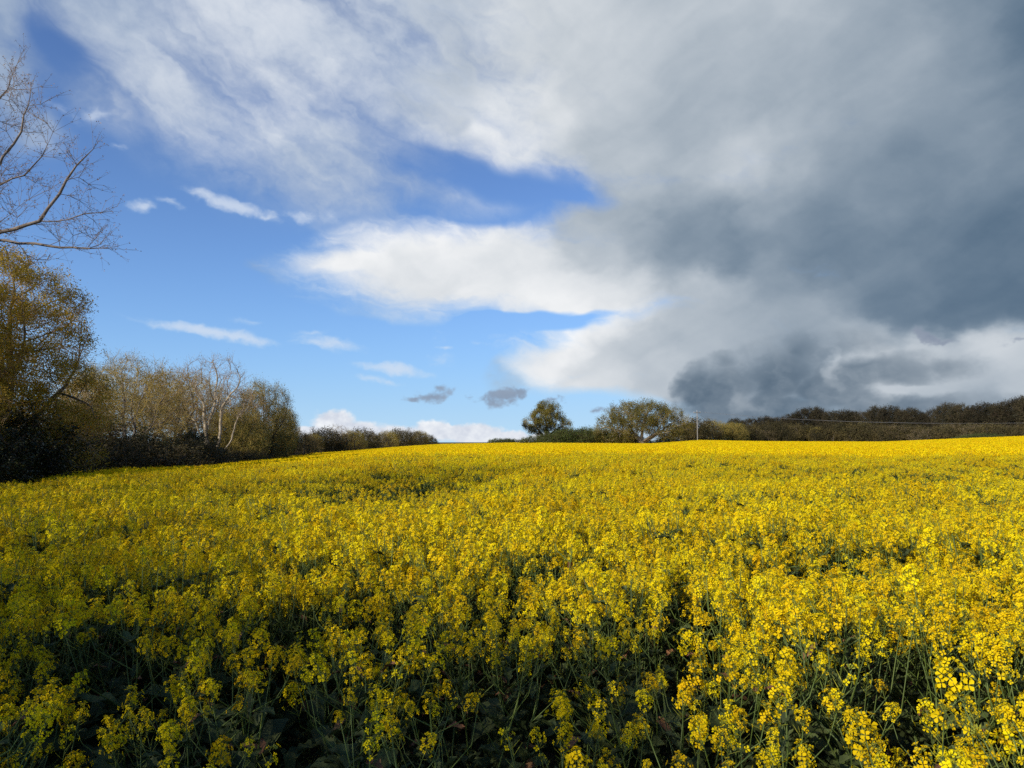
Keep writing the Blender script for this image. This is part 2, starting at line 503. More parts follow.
# ------------------------------------------------------------------ tree materials
M_bark = mat_noise('bark_grey_brown', (0.13, 0.10, 0.065), (0.28, 0.22, 0.15), 3.0, 0.95, rnd=0.15, bump=0.5, c3=(0.18, 0.145, 0.10))
M_bark_near = mat_noise('bark_grey', (0.13, 0.10, 0.08), (0.28, 0.23, 0.19), 5.0, 0.95, rnd=0.1, bump=0.4)  # grey bark, mottled by noise
M_bark_pale = mat_noise('bark_pale', (0.26, 0.21, 0.14), (0.44, 0.36, 0.25), 3.0, 0.9, rnd=0.12, bump=0.4)
M_bark_dark = mat_noise('bark_dark', (0.05, 0.04, 0.028), (0.12, 0.095, 0.065), 3.0, 0.95, rnd=0.12)
M_twig_olive = mat_noise('twig_olive', (0.36, 0.255, 0.07), (0.52, 0.37, 0.11), 0.5, 0.9, rnd=0.15)
M_twig_brown = mat_noise('twig_brown', (0.27, 0.175, 0.085), (0.42, 0.28, 0.14), 0.5, 0.9, rnd=0.15)
M_twig_near = mat_noise('twig_near', (0.16, 0.13, 0.11), (0.27, 0.22, 0.19), 0.7, 0.9)
M_twig_grey = mat_noise('twig_grey', (0.24, 0.18, 0.13), (0.38, 0.29, 0.21), 0.7, 0.9, rnd=0.12)
M_twig_dark = mat_noise('twig_dark', (0.055, 0.040, 0.024), (0.11, 0.075, 0.045), 0.5, 0.9, rnd=0.3)
M_leaf_gold = mat_noise('leaf_gold_green', (0.32, 0.22, 0.024), (0.58, 0.36, 0.04), 0.9, 0.6, rnd=0.10, trans=0.35, c3=(0.42, 0.31, 0.03))
M_leaf_olive = mat_noise('leaf_olive', (0.17, 0.15, 0.028), (0.36, 0.28, 0.05), 0.8, 0.6, rnd=0.2, trans=0.25)
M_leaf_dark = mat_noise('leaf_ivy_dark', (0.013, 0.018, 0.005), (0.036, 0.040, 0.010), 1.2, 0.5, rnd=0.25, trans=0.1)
M_leaf_wood = mat_noise('leaf_wood_cloud_shadow', (0.022, 0.022, 0.010), (0.060, 0.048, 0.020), .4, 0.8, rnd=0.4, trans=0.1)  # cloud shadow on the far wood is put into this dark leaf colour
M_twig_oak = mat_noise('twig_oak', (0.17, 0.125, 0.055), (0.30, 0.22, 0.10), 0.5, 0.9, rnd=0.15)
M_leaf_oak = mat_noise('leaf_oak', (0.12, 0.115, 0.02), (0.28, 0.22, 0.036), 0.5, 0.7, rnd=0.2, trans=0.25)
M_leaf_scrub = mat_noise('leaf_scrub', (0.050, 0.045, 0.014), (0.125, 0.092, 0.028), .3, 0.8, rnd=0.35, trans=0.15)
M_leaf_mid = mat_noise('leaf_hedge_green', (0.06, 0.085, 0.016), (0.13, 0.145, 0.03), 0.9, 0.5, rnd=0.25, trans=0.2)
M_leaf_bud = mat_noise('leaf_bud_tan', (0.30, 0.17, 0.08), (0.42, 0.27, 0.14), 2.0, 0.7, rnd=0.1, trans=0.2)


# ------------------------------------------------------------------ branching by space colonisation
def grow(trunks, env, n_attr, step, dk, seed, di=None, shell=0.55, lift=0.15):
    """trunks: polylines of points; env: ellipsoids (cx,cy,cz,rx,ry,rz). Returns nodes, parents."""
    rng = np.random.default_rng(seed)
    vols = np.array([e[3] * e[4] * e[5] for e in env]); vols = vols / vols.sum()
    pts = []
    for e, v in zip(env, vols):
        n = max(8, int(n_attr * v))
        d = rng.normal(size=(n, 3)); d /= np.linalg.norm(d, axis=1)[:, None]
        r = rng.random(n) ** (1 / 3) * (1 - shell) + shell * rng.random(n) ** 0.18
        pts.append(d * (r / max(1, 1))[:, None] * np.array(e[3:6]) * (1 + .10 * np.sin(3 * np.arctan2(d[:, 1], d[:, 0]) + seed))[:, None] + np.array(e[:3]))
    att = np.concatenate(pts)
    att = att[att[:, 2] > 0.25]
    nodes, par = [], []
    for tk in trunks:
        join = None
        if nodes:
            dist = [np.linalg.norm(np.array(n) - np.array(tk[0])) for n in nodes]
            join = int(np.argmin(dist)) if min(dist) < 0.6 else None
        prev = -1 if join is None else join
        P = [np.array(p, float) for p in tk]
        for a, b in zip(P[:-1], P[1:]):
            k = max(1, int(np.linalg.norm(b - a) / step))
            for i in range(k):
                if prev == -1 and i == 0:
                    nodes.append(a); par.append(-1); prev = len(nodes) - 1
                q = a + (b - a) * (i + 1) / k + rng.normal(size=3) * step * 0.07
                nodes.append(q); par.append(prev); prev = len(nodes) - 1
    nodes = [np.array(n, float) for n in nodes]
    alive = np.ones(len(att), bool)
    di = di or 1e9
    kids = {}
    for it in range(90):
        kd = kdtree.KDTree(len(nodes))
        for i, n in enumerate(nodes): kd.insert(n, i)
        kd.balance()
        acc = {}
        idx = np.nonzero(alive)[0]
        if len(idx) < 4: break
        for i in idx:
            co, j, d = kd.find(att[i])
            if d < dk: alive[i] = False; continue
            if d > di: continue
            v = (att[i] - nodes[j]) / d
            if j in acc: acc[j] += v
            else: acc[j] = v.copy()
        if not acc: break
        added = 0
        for j, v in acc.items():
            v = v / (np.linalg.norm(v) + 1e-9) + rng.normal(size=3) * 0.16 + np.array([0, 0, lift * .3])
            if par[j] >= 0:
                pd = nodes[j] - nodes[par[j]]; v = v + 0.45 * pd / (np.linalg.norm(pd) + 1e-9)
            v /= np.linalg.norm(v)
            q = nodes[j] + v * step
            if kids.get(j, 0) >= 3: continue
            kids[j] = kids.get(j, 0) + 1
            nodes.append(q); par.append(j); added += 1
        if not added: break
    return np.array(nodes), np.array(par)


def radii(nodes, par, tip, e=2.3):
    n = len(nodes); s = np.zeros(n); has = np.zeros(n, bool)
    order = range(n - 1, -1, -1)
    for i in order:
        if s[i] == 0: s[i] = tip ** e
        if par[i] >= 0: s[par[i]] += s[i] * 1.0
    return s ** (1 / e)


def tree_meshes(name, trunks, env, n_attr=700, step=0.5, dk=0.9, seed=1, base_r=0.3, tip=0.012, twigs=4, tw_len=0.7, tw_r=0.010,
                leaf_n=0, leaf=0.12, m_bark=None, m_twig=None, m_leaf=None, second_leaf=None, low_leaf=0.0, sag=0.0, limb_min=0.028, buds=False, leaf_spread=0.45, di=None, lift=.15, clump=0.0, gap=.35):
    rng = np.random.default_rng(seed + 1000)
    nodes, par = grow(trunks, env, n_attr, step, dk, seed, di=di, lift=lift)
    r = radii(nodes, par, tip)
    r = r * min(1.0, 1.0) if base_r is None else np.minimum(r * 1.0, 1e9)
    k = base_r / r[0]
    r = tip + (r - tip) * (base_r - tip) / max(r[0] - tip, 1e-6)
    n = len(nodes)
    children = [[] for _ in range(n)]
    for i, p in enumerate(par):
        if p >= 0: children[p].append(i)
    wood, crown = MB(), MB()
    # chains
    stack = [i for i in range(n) if par[i] < 0]
    starts = [(i, None) for i in stack]
    A, B, ra, rb = [], [], [], []
    while starts:
        i, frm = starts.pop()
        chain = [frm, i] if frm is not None else [i]
        while children[chain[-1]]:
            ch = sorted(children[chain[-1]], key=lambda q: -r[q])
            for q in ch[1:]: starts.append((q, chain[-1]))
            chain.append(ch[0])
        if len(chain) < 2: continue
        P = nodes[chain].copy(); rr = r[chain].copy()
        if frm is not None: rr[0] = min(rr[0], rr[1] * 1.15)
        if frm is None:
            rr[0] *= 1.35
            if len(rr) > 1: rr[1] *= 1.08
        big = rr > limb_min
        kk = int(big.sum())
        if kk >= 2:
            wood.tube(P[:kk + 1], np.maximum(rr[:kk + 1], limb_min * .5), 8 if rr[0] > 0.12 else 5)
            s = kk
        else: s = 0
        if s < len(P) - 1:
            A.append(P[s:-1]); B.append(P[s + 1:]); ra.append(rr[s:-1]); rb.append(rr[s + 1:])
    if A: crown.slivers(np.concatenate(A), np.concatenate(B), np.concatenate(ra), np.concatenate(rb), 0, 4)
    # twigs from all thin nodes
    thin = np.nonzero(r < limb_min * 1.6)[0]
    cen = nodes[thin]
    pd = np.zeros_like(cen)
    ok = par[thin] >= 0
    pd[ok] = nodes[thin][ok] - nodes[par[thin][ok]]
    pd /= np.linalg.norm(pd, axis=1)[:, None] + 1e-9
    tips = []
    if twigs:
        C = np.repeat(cen, twigs, 0); Dn = np.repeat(pd, twigs, 0)
        v = rng.normal(size=C.shape) * 0.75 + Dn * 0.9 + np.array([0, 0, 0.25 - sag]); v /= np.linalg.norm(v, axis=1)[:, None]
        L = tw_len * (0.5 + rng.random((len(C), 1)))
        mid = C + v * L * 0.55 + rng.normal(size=C.shape) * 0.03
        v2 = v + rng.normal(size=C.shape) * 0.35 + np.array([0, 0, 0.2 - sag]); v2 /= np.linalg.norm(v2, axis=1)[:, None]
        end = mid + v2 * L * 0.5
        v3 = v + rng.normal(size=C.shape) * 0.6; v3 /= np.linalg.norm(v3, axis=1)[:, None]
        end2 = mid + v3 * L * 0.4
        crown.slivers(C, mid, tw_r, tw_r * .75, 0); crown.slivers(mid, end, tw_r * .75, tw_r * .35, 0); crown.slivers(mid, end2, tw_r * .7, tw_r * .35, 0)
        tips = np.concatenate([end, end2, mid])
    else: tips = cen
    if buds:
        # clusters of opening buds at the twig ends
        for f in range(4): crown.leaves(tips + rng.normal(size=tips.shape) * 0.012, leaf * (0.5 + rng.random(len(tips))), rng, 1, 0.6, 0.6)
    elif leaf_n:
        if clump:
            q = tips * clump
            keep = (np.sin(q[:, 0] + 1.3 * np.sin(q[:, 2])) + np.sin(q[:, 1] * 1.1 + 2) + np.sin(q[:, 2] * 1.2 + q[:, 0] * .6)) > -gap
            T = tips[keep]; T = T[rng.integers(0, len(T), leaf_n)]
        else: T = tips[rng.integers(0, len(tips), leaf_n)]
        C = T + rng.normal(size=T.shape) * leaf_spread * leaf * 3.0
        which = rng.random(leaf_n)
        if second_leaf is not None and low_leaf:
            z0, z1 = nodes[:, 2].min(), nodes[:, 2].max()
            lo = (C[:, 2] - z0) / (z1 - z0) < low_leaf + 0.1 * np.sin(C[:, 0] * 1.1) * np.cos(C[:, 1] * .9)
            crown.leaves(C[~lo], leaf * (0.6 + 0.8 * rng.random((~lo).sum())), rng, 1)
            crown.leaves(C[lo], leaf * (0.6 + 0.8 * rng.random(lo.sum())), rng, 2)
        else:
            crown.leaves(C, leaf * (0.6 + 0.8 * which), rng, 1)
    mats = [m_twig or M_twig_olive, m_leaf or M_leaf_olive] + ([second_leaf] if second_leaf else [])
    return wood.mesh(name + '_trunk', [m_bark or M_bark], smooth=True), crown.mesh(name + '_crown', mats)


def plant_tree(kind, meshes, loc, rz, sc, label, cat, group=None, wood='trunk', leafy='crown'):
    t = empty(kind, loc, rz, sc)
    tag(t, label, cat, group)
    link(wood, meshes[0], t); link(leafy, meshes[1], t)
    return t


def bush_meshes(name, seed, w, h, n_st=14, leaf_n=9000, leaf=0.10, m_leaf=None, m_twig=None, twigs=5, depth=None):
    rng = np.random.default_rng(seed)
    depth = depth or w
    tr = []
    for i in range(n_st):
        a = rng.random() * 6.28; q = rng.random() ** .5
        x, y = q * w * .36 * math.cos(a), q * depth * .36 * math.sin(a)
        tr.append([(x, y, 0), (x * 1.15 + rng.normal() * .1, y * 1.15, h * .3)])
    env = [(0, 0, h * .52, w * .5, depth * .5, h * .48), (w * .2, 0, h * .4, w * .34, depth * .4, h * .38), (-w * .22, 0, h * .36, w * .32, depth * .4, h * .36)]
    return tree_meshes(name, tr, env, 420, h / 9, h / 9, seed, 0.05 * h / 3 + .02, 0.01, twigs, h * .15, 0.012, leaf_n, leaf, M_bark_dark, m_twig or M_twig_dark, m_leaf or M_leaf_dark, limb_min=.02, leaf_spread=.35)


# ---- prototypes (local origin at the foot)
def tk(*p): return list(p)


oak = tree_meshes('oak', [tk((0, 0, 0), (-.2, .1, 1.2), (-.8, 0, 2.0)), tk((-.2, .1, 1.2), (1.4, .3, 2.1), (3.2, .2, 3.2)), tk((-.8, 0, 2.0), (-2.8, -.3, 3.0), (-5.0, 0, 3.4)), tk((-.5, 0, 1.8), (-.2, -.6, 3.6), (.2, -.3, 5.4)), tk((-.4, 0, 1.5), (1.8, -1.4, 2.8)), tk((-.4, 0, 1.5), (-1.6, 1.6, 3.2))],
    [(-1.0, 0, 5.3, 6.2, 5.6, 2.9), (-5.0, 0, 3.2, 4.3, 4.0, 2.7), (4.4, 0, 4.3, 4.4, 4.2, 2.8), (-2.6, 1.5, 2.2, 2.6, 2.4, 1.4), (1.6, 0, 6.0, 4.6, 4, 2.3)], 1900, .5, .62, 3, .55, .014, 5, .65, .011,
    64000, .15, M_bark_pale, M_twig_oak, M_leaf_oak, limb_min=.04, clump=2.0, gap=1.2)
ivy_tree = tree_meshes('ivy_tree', [tk((0, 0, 0), (.1, 0, 2.0), (.3, .1, 4.5)), tk((.1, 0, 2.0), (-1.6, 0, 4.0)), tk((.1, 0, 2), (1.8, .3, 3.4)), tk((.2, 0, 3), (.4, -1.0, 4.6))],
    [(.2, 0, 5.4, 3.1, 2.9, 2.9), (-2.4, 0, 4.4, 2.1, 1.9, 1.6), (2.2, 0, 3.6, 2.7, 2.2, 2.4), (.5, 0, 6.9, 2.0, 1.9, 1.5), (3.2, 0, 2.4, 2.2, 2, 1.8), (-.2, 0, 2.2, 1.6, 1.6, 2.0)], 1100, .42, .55, 8, .38, .013, 4, .55, .011,
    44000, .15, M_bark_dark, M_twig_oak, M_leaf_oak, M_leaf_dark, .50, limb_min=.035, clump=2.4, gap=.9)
big_left = tree_meshes('big_left', [tk((0, 0, 0), (.1, .1, 2.6), (.4, 0, 6.5), (.2, 0, 9.5)), tk((.1, .1, 2.6), (2.0, .4, 5.0), (3.0, .2, 6.2)), tk((.2, 0, 3.4), (-2.2, -.6, 6.4)), tk((.2, 0, 4.5), (1.2, -1.6, 7.5)), tk((.3, 0, 5), (-.8, 1.8, 8.4))],
    [(0, 0, 8.2, 4.3, 4.2, 5.0), (2.0, 0, 5.6, 3.6, 3.2, 3.0), (-2.2, 0, 5.8, 3.8, 3.6, 3.4), (.4, 0, 10.8, 2.7, 2.8, 2.2), (1.2, 0, 3.2, 3.8, 3.0, 2.3)], 2300, .5, .62, 12, .36, .013, 4, .6, .009,
    130000, .095, M_bark, M_twig_brown, M_leaf_gold, limb_min=.035, leaf_spread=.7, clump=2.6)
hazy = tree_meshes('hazy', [tk((0, 0, 0), (.2, .1, 2.8), (-.4, 0, 5.2)), tk((.2, .1, 2.2), (1.8, .2, 5.0)), tk((.1, .1, 1.6), (-1.8, .2, 4.8)), tk((0, 0, 1.0), (.9, -1, 4.6))],
    [(0, 0, 7.6, 4.4, 4.0, 3.6), (2.4, 0, 6.2, 3.0, 3, 3.0), (-2.5, 0, 6.2, 3.0, 3, 3.0)], 1200, .5, .62, 21, .26, .012, 7, .85, .010,
    14000, .09, M_bark_near, M_twig_olive, M_leaf_olive, limb_min=.035)
russet = tree_meshes('russet', [tk((0, 0, 0), (.2, .1, 3.0), (.6, 0, 6.0)), tk((.2, .1, 2.2), (-1.4, .2, 5.4)), tk((.2, .1, 3.2), (1.6, -.4, 6.0))],
    [(0, 0, 7.6, 3.2, 3.0, 3.4), (1.2, 0, 5.4, 2.8, 2.4, 2.4), (-1.4, 0, 5.8, 2.6, 2.4, 2.4)], 850, .5, .66, 33, .22, .012, 7, .75, .010,
    5000, .10, M_bark, M_twig_brown, M_leaf_gold, limb_min=.04)
ash = tree_meshes('ash', [tk((0, 0, 0), (-.1, 0, 1.6), (-.7, .1, 4.2), (-.9, 0, 7.0)), tk((0, 0, .8), (.7, .1, 3.4), (.8, .2, 7.0)), tk((0, .2, .9), (1.7, .2, 3.2), (2.4, 0, 5.6)), tk((-.3, .1, 2.2), (-1.9, .1, 5.6)), tk((-.7, .1, 4.2), (.1, .3, 7.4))],
    [(0, 0, 9.4, 3.8, 3.2, 2.8), (2.2, 0, 7.6, 2.2, 2.2, 2.4), (-2.4, 0, 7.6, 2.2, 2.2, 2.4)], 900, .5, .75, 41, .30, .014, 4, .8, .011,
    2500, .08, M_bark_pale, M_twig_grey, M_leaf_gold, limb_min=.04)
dome = tree_meshes('dome', [tk((0, 0, 0), (0, .1, 1.8), (.3, .1, 4.0)), tk((0, .1, 1.2), (-2.0, 0, 3.6)), tk((0, .1, 1.2), (2.0, 0, 3.4))],
    [(0, 0, 4.8, 4.6, 4.2, 3.6), (2.4, 0, 3.4, 3.0, 3.0, 2.8), (-2.6, 0, 3.2, 3.0, 3.0, 2.8)], 1300, .48, .62, 52, .32, .013, 6, .65, .011,
    60000, .095, M_bark_dark, M_twig_olive, M_leaf_olive, limb_min=.04, leaf_spread=.8)
M_twig_shade = mat_noise('twig_thicket_shaded', (0.075, 0.058, 0.03), (0.15, 0.11, 0.055), 0.5, 0.9, rnd=0.25)  # thicket and scrub twigs, darkened to stand for shade near the ground
thicket = bush_meshes('thicket', 61, 6.0, 5.0, 16, 14000, .09, M_leaf_scrub, M_twig_shade, 7)
holly = bush_meshes('holly', 62, 4.2, 4.0, 8, 16000, .12, M_leaf_dark, M_twig_dark, 4)
bramble = bush_meshes('bramble', 63, 5.0, 2.2, 18, 16000, .10, M_leaf_scrub, M_twig_shade, 5)
hedge_bush = bush_meshes('hedge_bush', 64, 5.5, 2.9, 14, 14000, .12, M_leaf_mid, M_twig_dark, 4)
wood_a = tree_meshes('wood_a', [tk((0, 0, 0), (.2, 0, 4), (0, 0, 8)), tk((.2, 0, 3), (2.4, 0, 7)), tk((.2, 0, 3), (-2.4, .5, 7))],
    [(0, 0, 9.2, 6.0, 5.6, 4.6), (3, 0, 7.0, 4.0, 4, 3.8), (-3.2, 0, 7.0, 4, 4, 3.8), (0, 0, 4.5, 5, 5, 3.5)], 1100, .8, 1.0, 71, .4, .02, 6, 1.2, .024,
    30000, .30, M_bark_dark, M_twig_dark, M_leaf_wood, limb_min=.05, leaf_spread=.25)
wood_b = tree_meshes('wood_b', [tk((0, 0, 0), (-.2, 0, 4), (.6, 0, 9)), tk((.2, 0, 4), (2.0, 0, 8)), tk((0, 0, 3), (-2.0, .5, 8))],
    [(0, 0, 10.5, 4.6, 4.6, 4.0), (2, 0, 8.0, 3.6, 3.6, 3.4), (-2.4, 0, 7.0, 3.6, 3.6, 3.6), (0, 0, 4.5, 4, 4, 3.5)], 850, .8, 1.1, 72, .35, .02, 7, 1.3, .022,
    16000, .28, M_bark_dark, M_twig_dark, M_leaf_wood, limb_min=.05, leaf_spread=.25)
scrub = bush_meshes('scrub', 73, 9.0, 6.0, 14, 12000, .24, M_leaf_scrub, M_twig_shade, 6)
scrub_tan = bush_meshes('scrub_tan', 74, 9.0, 5.0, 16, 7000, .22, M_leaf_scrub, mat_noise('twig_tan', (0.17, 0.125, 0.075), (0.27, 0.20, 0.12), .4, .9, rnd=.2), 9)


def put(kind, meshes, px, dist, top, h0, label, cat, group=None, rz=0.0, wide=1.0, foot=None):
    """stand a tree whose prototype is h0 metres tall so that its top reaches image row top"""
    x, y, z = at(px, dist)
    h = hpx(top, px, dist) - z
    s = h / h0
    return plant_tree(kind, meshes, (x, y, z - 0.05), rz, (s * wide, s * wide, s), label, cat, group)


# ---- the left wood, from near to far
put('broadleaf_tree', big_left, 0, 40, 256, 12.7, 'tall tree with gold-green leaves at the left frame edge, its foot in deep shade', 'tree', rz=0.3, wide=.95)
put('broadleaf_tree', big_left, -75, 36, 262, 12.7, 'gold-green tree mostly cut off by the left frame edge', 'tree', rz=2.3)
put('bare_tree', russet, 84, 50, 374, 10.8, 'slim brown tree filling the gap right of the tall gold-green tree', 'tree', rz=1.1, wide=.8)
put('bare_tree', hazy, 128, 62, 358, 11.0, 'rounded hazy olive tree, leftmost of the bare-twigged wood', 'tree', rz=0.2, wide=1.05)
put('bare_tree', hazy, 96, 70, 368, 11.0, 'hazy grey-olive tree partly behind the tall gold-green tree', 'tree', rz=2.6)
put('bare_tree', russet, 172, 74, 368, 10.8, 'reddish brown tree between the olive tree and the tall bare ash', 'tree', rz=.5, wide=1.1)
put('bare_tree', russet, 150, 84, 372, 10.8, 'brown bare tree standing behind the olive tree', 'tree', rz=3.0, wide=1.3)
put('ash_tree', ash, 213, 80, 357, 12.0, 'tallest bare ash with pale forked trunks catching the sun', 'tree', rz=0.1, wide=1.0)
put('bare_tree', hazy, 190, 92, 376, 11.0, 'olive tree showing between the ash trunks from behind', 'tree', rz=1.5, wide=1.2)
put('bare_tree', russet, 236, 90, 386, 10.8, 'tan twiggy tree right of the tall bare ash', 'tree', rz=2.0, wide=1.4)
put('broadleaf_tree', dome, 262, 96, 383, 8.2, 'dense rounded brown-green tree closing the right end of the near wood', 'tree', rz=.4, wide=.62)
put('broadleaf_tree', dome, 236, 84, 408, 8.2, 'low olive dome in front of the tan twiggy tree', 'tree', rz=2.4, wide=.9)
put('broadleaf_tree', dome, 283, 108, 408, 8.2, 'smaller brown-green tree leaning out at the wood corner', 'tree', rz=1.9, wide=.55)
UND = 'bushes along the foot of the left wood'
for i, (px, ds, tp, m, h0, kind, lab) in enumerate([
        (-40, 33, 420, holly, 4.2, 'holly_bush', 'dark evergreen bush under the cut-off tree at the left frame edge'),
        (8, 37, 412, holly, 4.2, 'holly_bush', 'black-green bush at the foot of the tall gold-green tree'),
        (45, 42, 424, thicket, 5.2, 'thicket_bush', 'brown thicket just right of the tall gold-green tree foot'),
        (70, 47, 434, holly, 4.2, 'holly_bush', 'dark low bush between brown thickets under the slim brown tree'),
        (98, 52, 434, thicket, 5.2, 'thicket_bush', 'brown twiggy thicket below the hazy olive trees'),
        (122, 56, 438, bramble, 2.4, 'bramble_bush', 'green-brown bramble mound below the olive tree'),
        (142, 59, 433, holly, 4.2, 'holly_bush', 'rounded near-black holly under the olive tree crown'),
        (170, 66, 438, bramble, 2.4, 'bramble_bush', 'olive bramble bank below the reddish brown tree'),
        (194, 71, 431, holly, 4.2, 'holly_bush', 'dark green holly just left of the pale ash trunks'),
        (224, 80, 446, bramble, 2.4, 'bramble_bush', 'low green bramble at the foot of the ash'),
        (244, 86, 438, thicket, 5.2, 'thicket_bush', 'red-brown thicket below the low olive dome'),
        (268, 98, 433, thicket, 5.2, 'thicket_bush', 'brown thicket at the foot of the dense rounded tree'),
        (112, 55, 442, holly, 4.2, 'holly_bush', 'near-black holly low between the brown thicket and the bramble mound'),
        (208, 75, 444, holly, 4.2, 'holly_bush', 'small dark holly directly at the forked ash foot'),
        (254, 90, 436, holly, 4.2, 'holly_bush', 'small dark holly between two brown thickets near the wood corner'),
        (290, 112, 430, thicket, 5.2, 'thicket_bush', 'last brown thicket where the wood meets the far hedge')]):
    put(kind, m, px, ds, tp, h0, lab, 'bush', UND, rz=i * 1.3, wide=1.5 if m is bramble else 1.25)
for i, (px, ds, tp) in enumerate([(20, 50, 395), (60, 56, 410), (105, 76, 436), (135, 80, 438), (165, 88, 436), (200, 98, 436), (225, 100, 432), (255, 110, 420)]):
    put('thicket_bush', thicket, px, ds, tp, 5.2, 'brown scrub seen between the trunks inside the left wood', 'bush', 'scrub inside the left wood', rz=i * 2.1, wide=1.7)

# ---- far hedge running to the right of the left wood
FH = [(300, 130, 432), (312, 134, 434), (324, 138, 430), (338, 142, 425), (352, 150, 431), (364, 158, 430), (376, 166, 432), (388, 175, 431), (400, 185, 430), (410, 195, 430), (420, 205, 431), (429, 215, 436)]
for i, (px, ds, tp) in enumerate(FH):
    if i == 3: put('hedge_tree', ash, px, ds, tp, 12.0, 'small round bare tree standing up out of the far hedge', 'tree', 'trees of the far hedge', rz=i, wide=1.1)
    m, h0 = ((thicket, 5.2), (dome, 8.2), (scrub, 6.2))[i % 3]
    put('hedge_tree', m, px, ds, max(tp, 429) + (1 if i == 3 else 0), h0, 'low brown twiggy tree in the far hedge between the wood and the open field', 'tree', 'trees of the far hedge', rz=i * 1.7, wide=1.0 if i % 3 else 1.4)
for i, (px, ds, tp) in enumerate([(497, 240, 438.5), (506, 240, 438.5), (514, 235, 439)]):
    put('hedge_bush', hedge_bush, px, ds, tp, 3.1, 'tiny dark bush on the skyline left of the ivy-clad tree', 'bush', 'tiny bushes on the skyline', rz=i, wide=1.4)

# ---- the middle hedge with the two field trees
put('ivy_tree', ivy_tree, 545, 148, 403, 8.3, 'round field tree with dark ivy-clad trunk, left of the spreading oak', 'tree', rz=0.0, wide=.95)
put('oak_tree', oak, 643, 142, 401, 8.3, 'wide spreading oak with a short pale trunk in the middle hedge', 'tree', rz=0.0, wide=.92)
HB = [(533, 146, 436), (558, 143, 431), (570, 143, 430), (580, 142, 429), (590, 146, 428), (600, 144, 431), (612, 145, 432), (626, 147, 434), (641, 152, 438), (666, 154, 437)]
for i, (px, ds, tp) in enumerate(HB):
    put('hedge_bush', hedge_bush, px, ds, tp, 3.1, 'dark green bush in the hedge row between the ivy-clad tree and the oak trunk', 'bush', 'bushes of the middle hedge', rz=i * 1.1, wide=1.25)

# ---- rolling scrub right of the oak, then the dark wood on the right
RS = [(684, 185, 424, scrub, 6.2), (700, 190, 420, scrub, 6.2), (714, 200, 421, dome, 8.2), (732, 205, 423, dome, 8.2), (745, 215, 426, scrub, 6.2), (770, 225, 423, scrub, 6.2), (757, 220, 429, scrub_tan, 5.2)]
for i, (px, ds, tp, m, h0) in enumerate(RS):
    put('scrub_tree', m, px, ds, tp, h0, 'rounded olive scrub tree behind the utility pole, right of the oak', 'tree', 'olive scrub behind the utility pole', rz=i * 2.2, wide=1.2)
rng = random.Random(5)
tops = [(735, 419), (750, 418), (765, 417), (778, 418), (792, 413), (806, 409), (818, 408), (830, 411), (842, 411), (852, 412), (864, 411), (876, 407), (890, 407), (902, 409), (912, 409), (922, 414), (934, 408), (948, 404), (960, 405), (972, 409), (984, 404), (996, 405), (1008, 400), (1020, 398), (1034, 396), (1050, 394), (1070, 390)]
for i, (px, tp) in enumerate(tops):
    ds = 330 - (px - 735) * 0.22
    m, h0 = ((wood_a, 14.0), (wood_b, 14.8))[i % 3 == 1]
    put('woodland_tree', m, px, ds, tp, h0, 'dark tree of the long wood under the storm cloud', 'tree', 'trees of the long dark wood', rz=i * 2.4, wide=.62 + .5 * rng.random())
for i in range(26):
    px = 742 + i * 12.5
    put('scrub_tree', (scrub, scrub_tan, scrub, scrub_tan)[i % 4] if 860 < px < 1010 else (scrub, dome)[i % 5 == 1], px, 262 - (px - 740) * .17 + rng.random() * 12, 424 + rng.random() * 4, (6.2, 5.2, 6.2, 5.2)[i % 4] if 860 < px < 1010 else (6.2, 8.2)[i % 5 == 1],
        'brown scrub along the front of the long dark wood', 'bush', 'scrub in front of the dark wood', rz=i * 1.9, wide=1.3)
for i, (px, ds, tp) in enumerate([(962, 188, 436), (974, 186, 434), (986, 184, 433.5), (998, 182, 435)]):
    put('hedge_bush', hedge_bush, px, ds, tp, 3.1, 'low bright green bush on the far field edge in front of the tan scrub', 'bush', 'green bushes on the right field edge', rz=i, wide=1.7)

# ---- the bare tree whose branches reach in from the left, and its neighbours along the hedge beside the photographer
bx, by = -10.3, 11.6
bz = float(ground_z(bx, by))


def nq(px, py, oy=0.0):
    v = ray(px, py); k = (by + oy) / v.y
    return (v.x * k - bx, oy, EYE + v.z * k - bz)


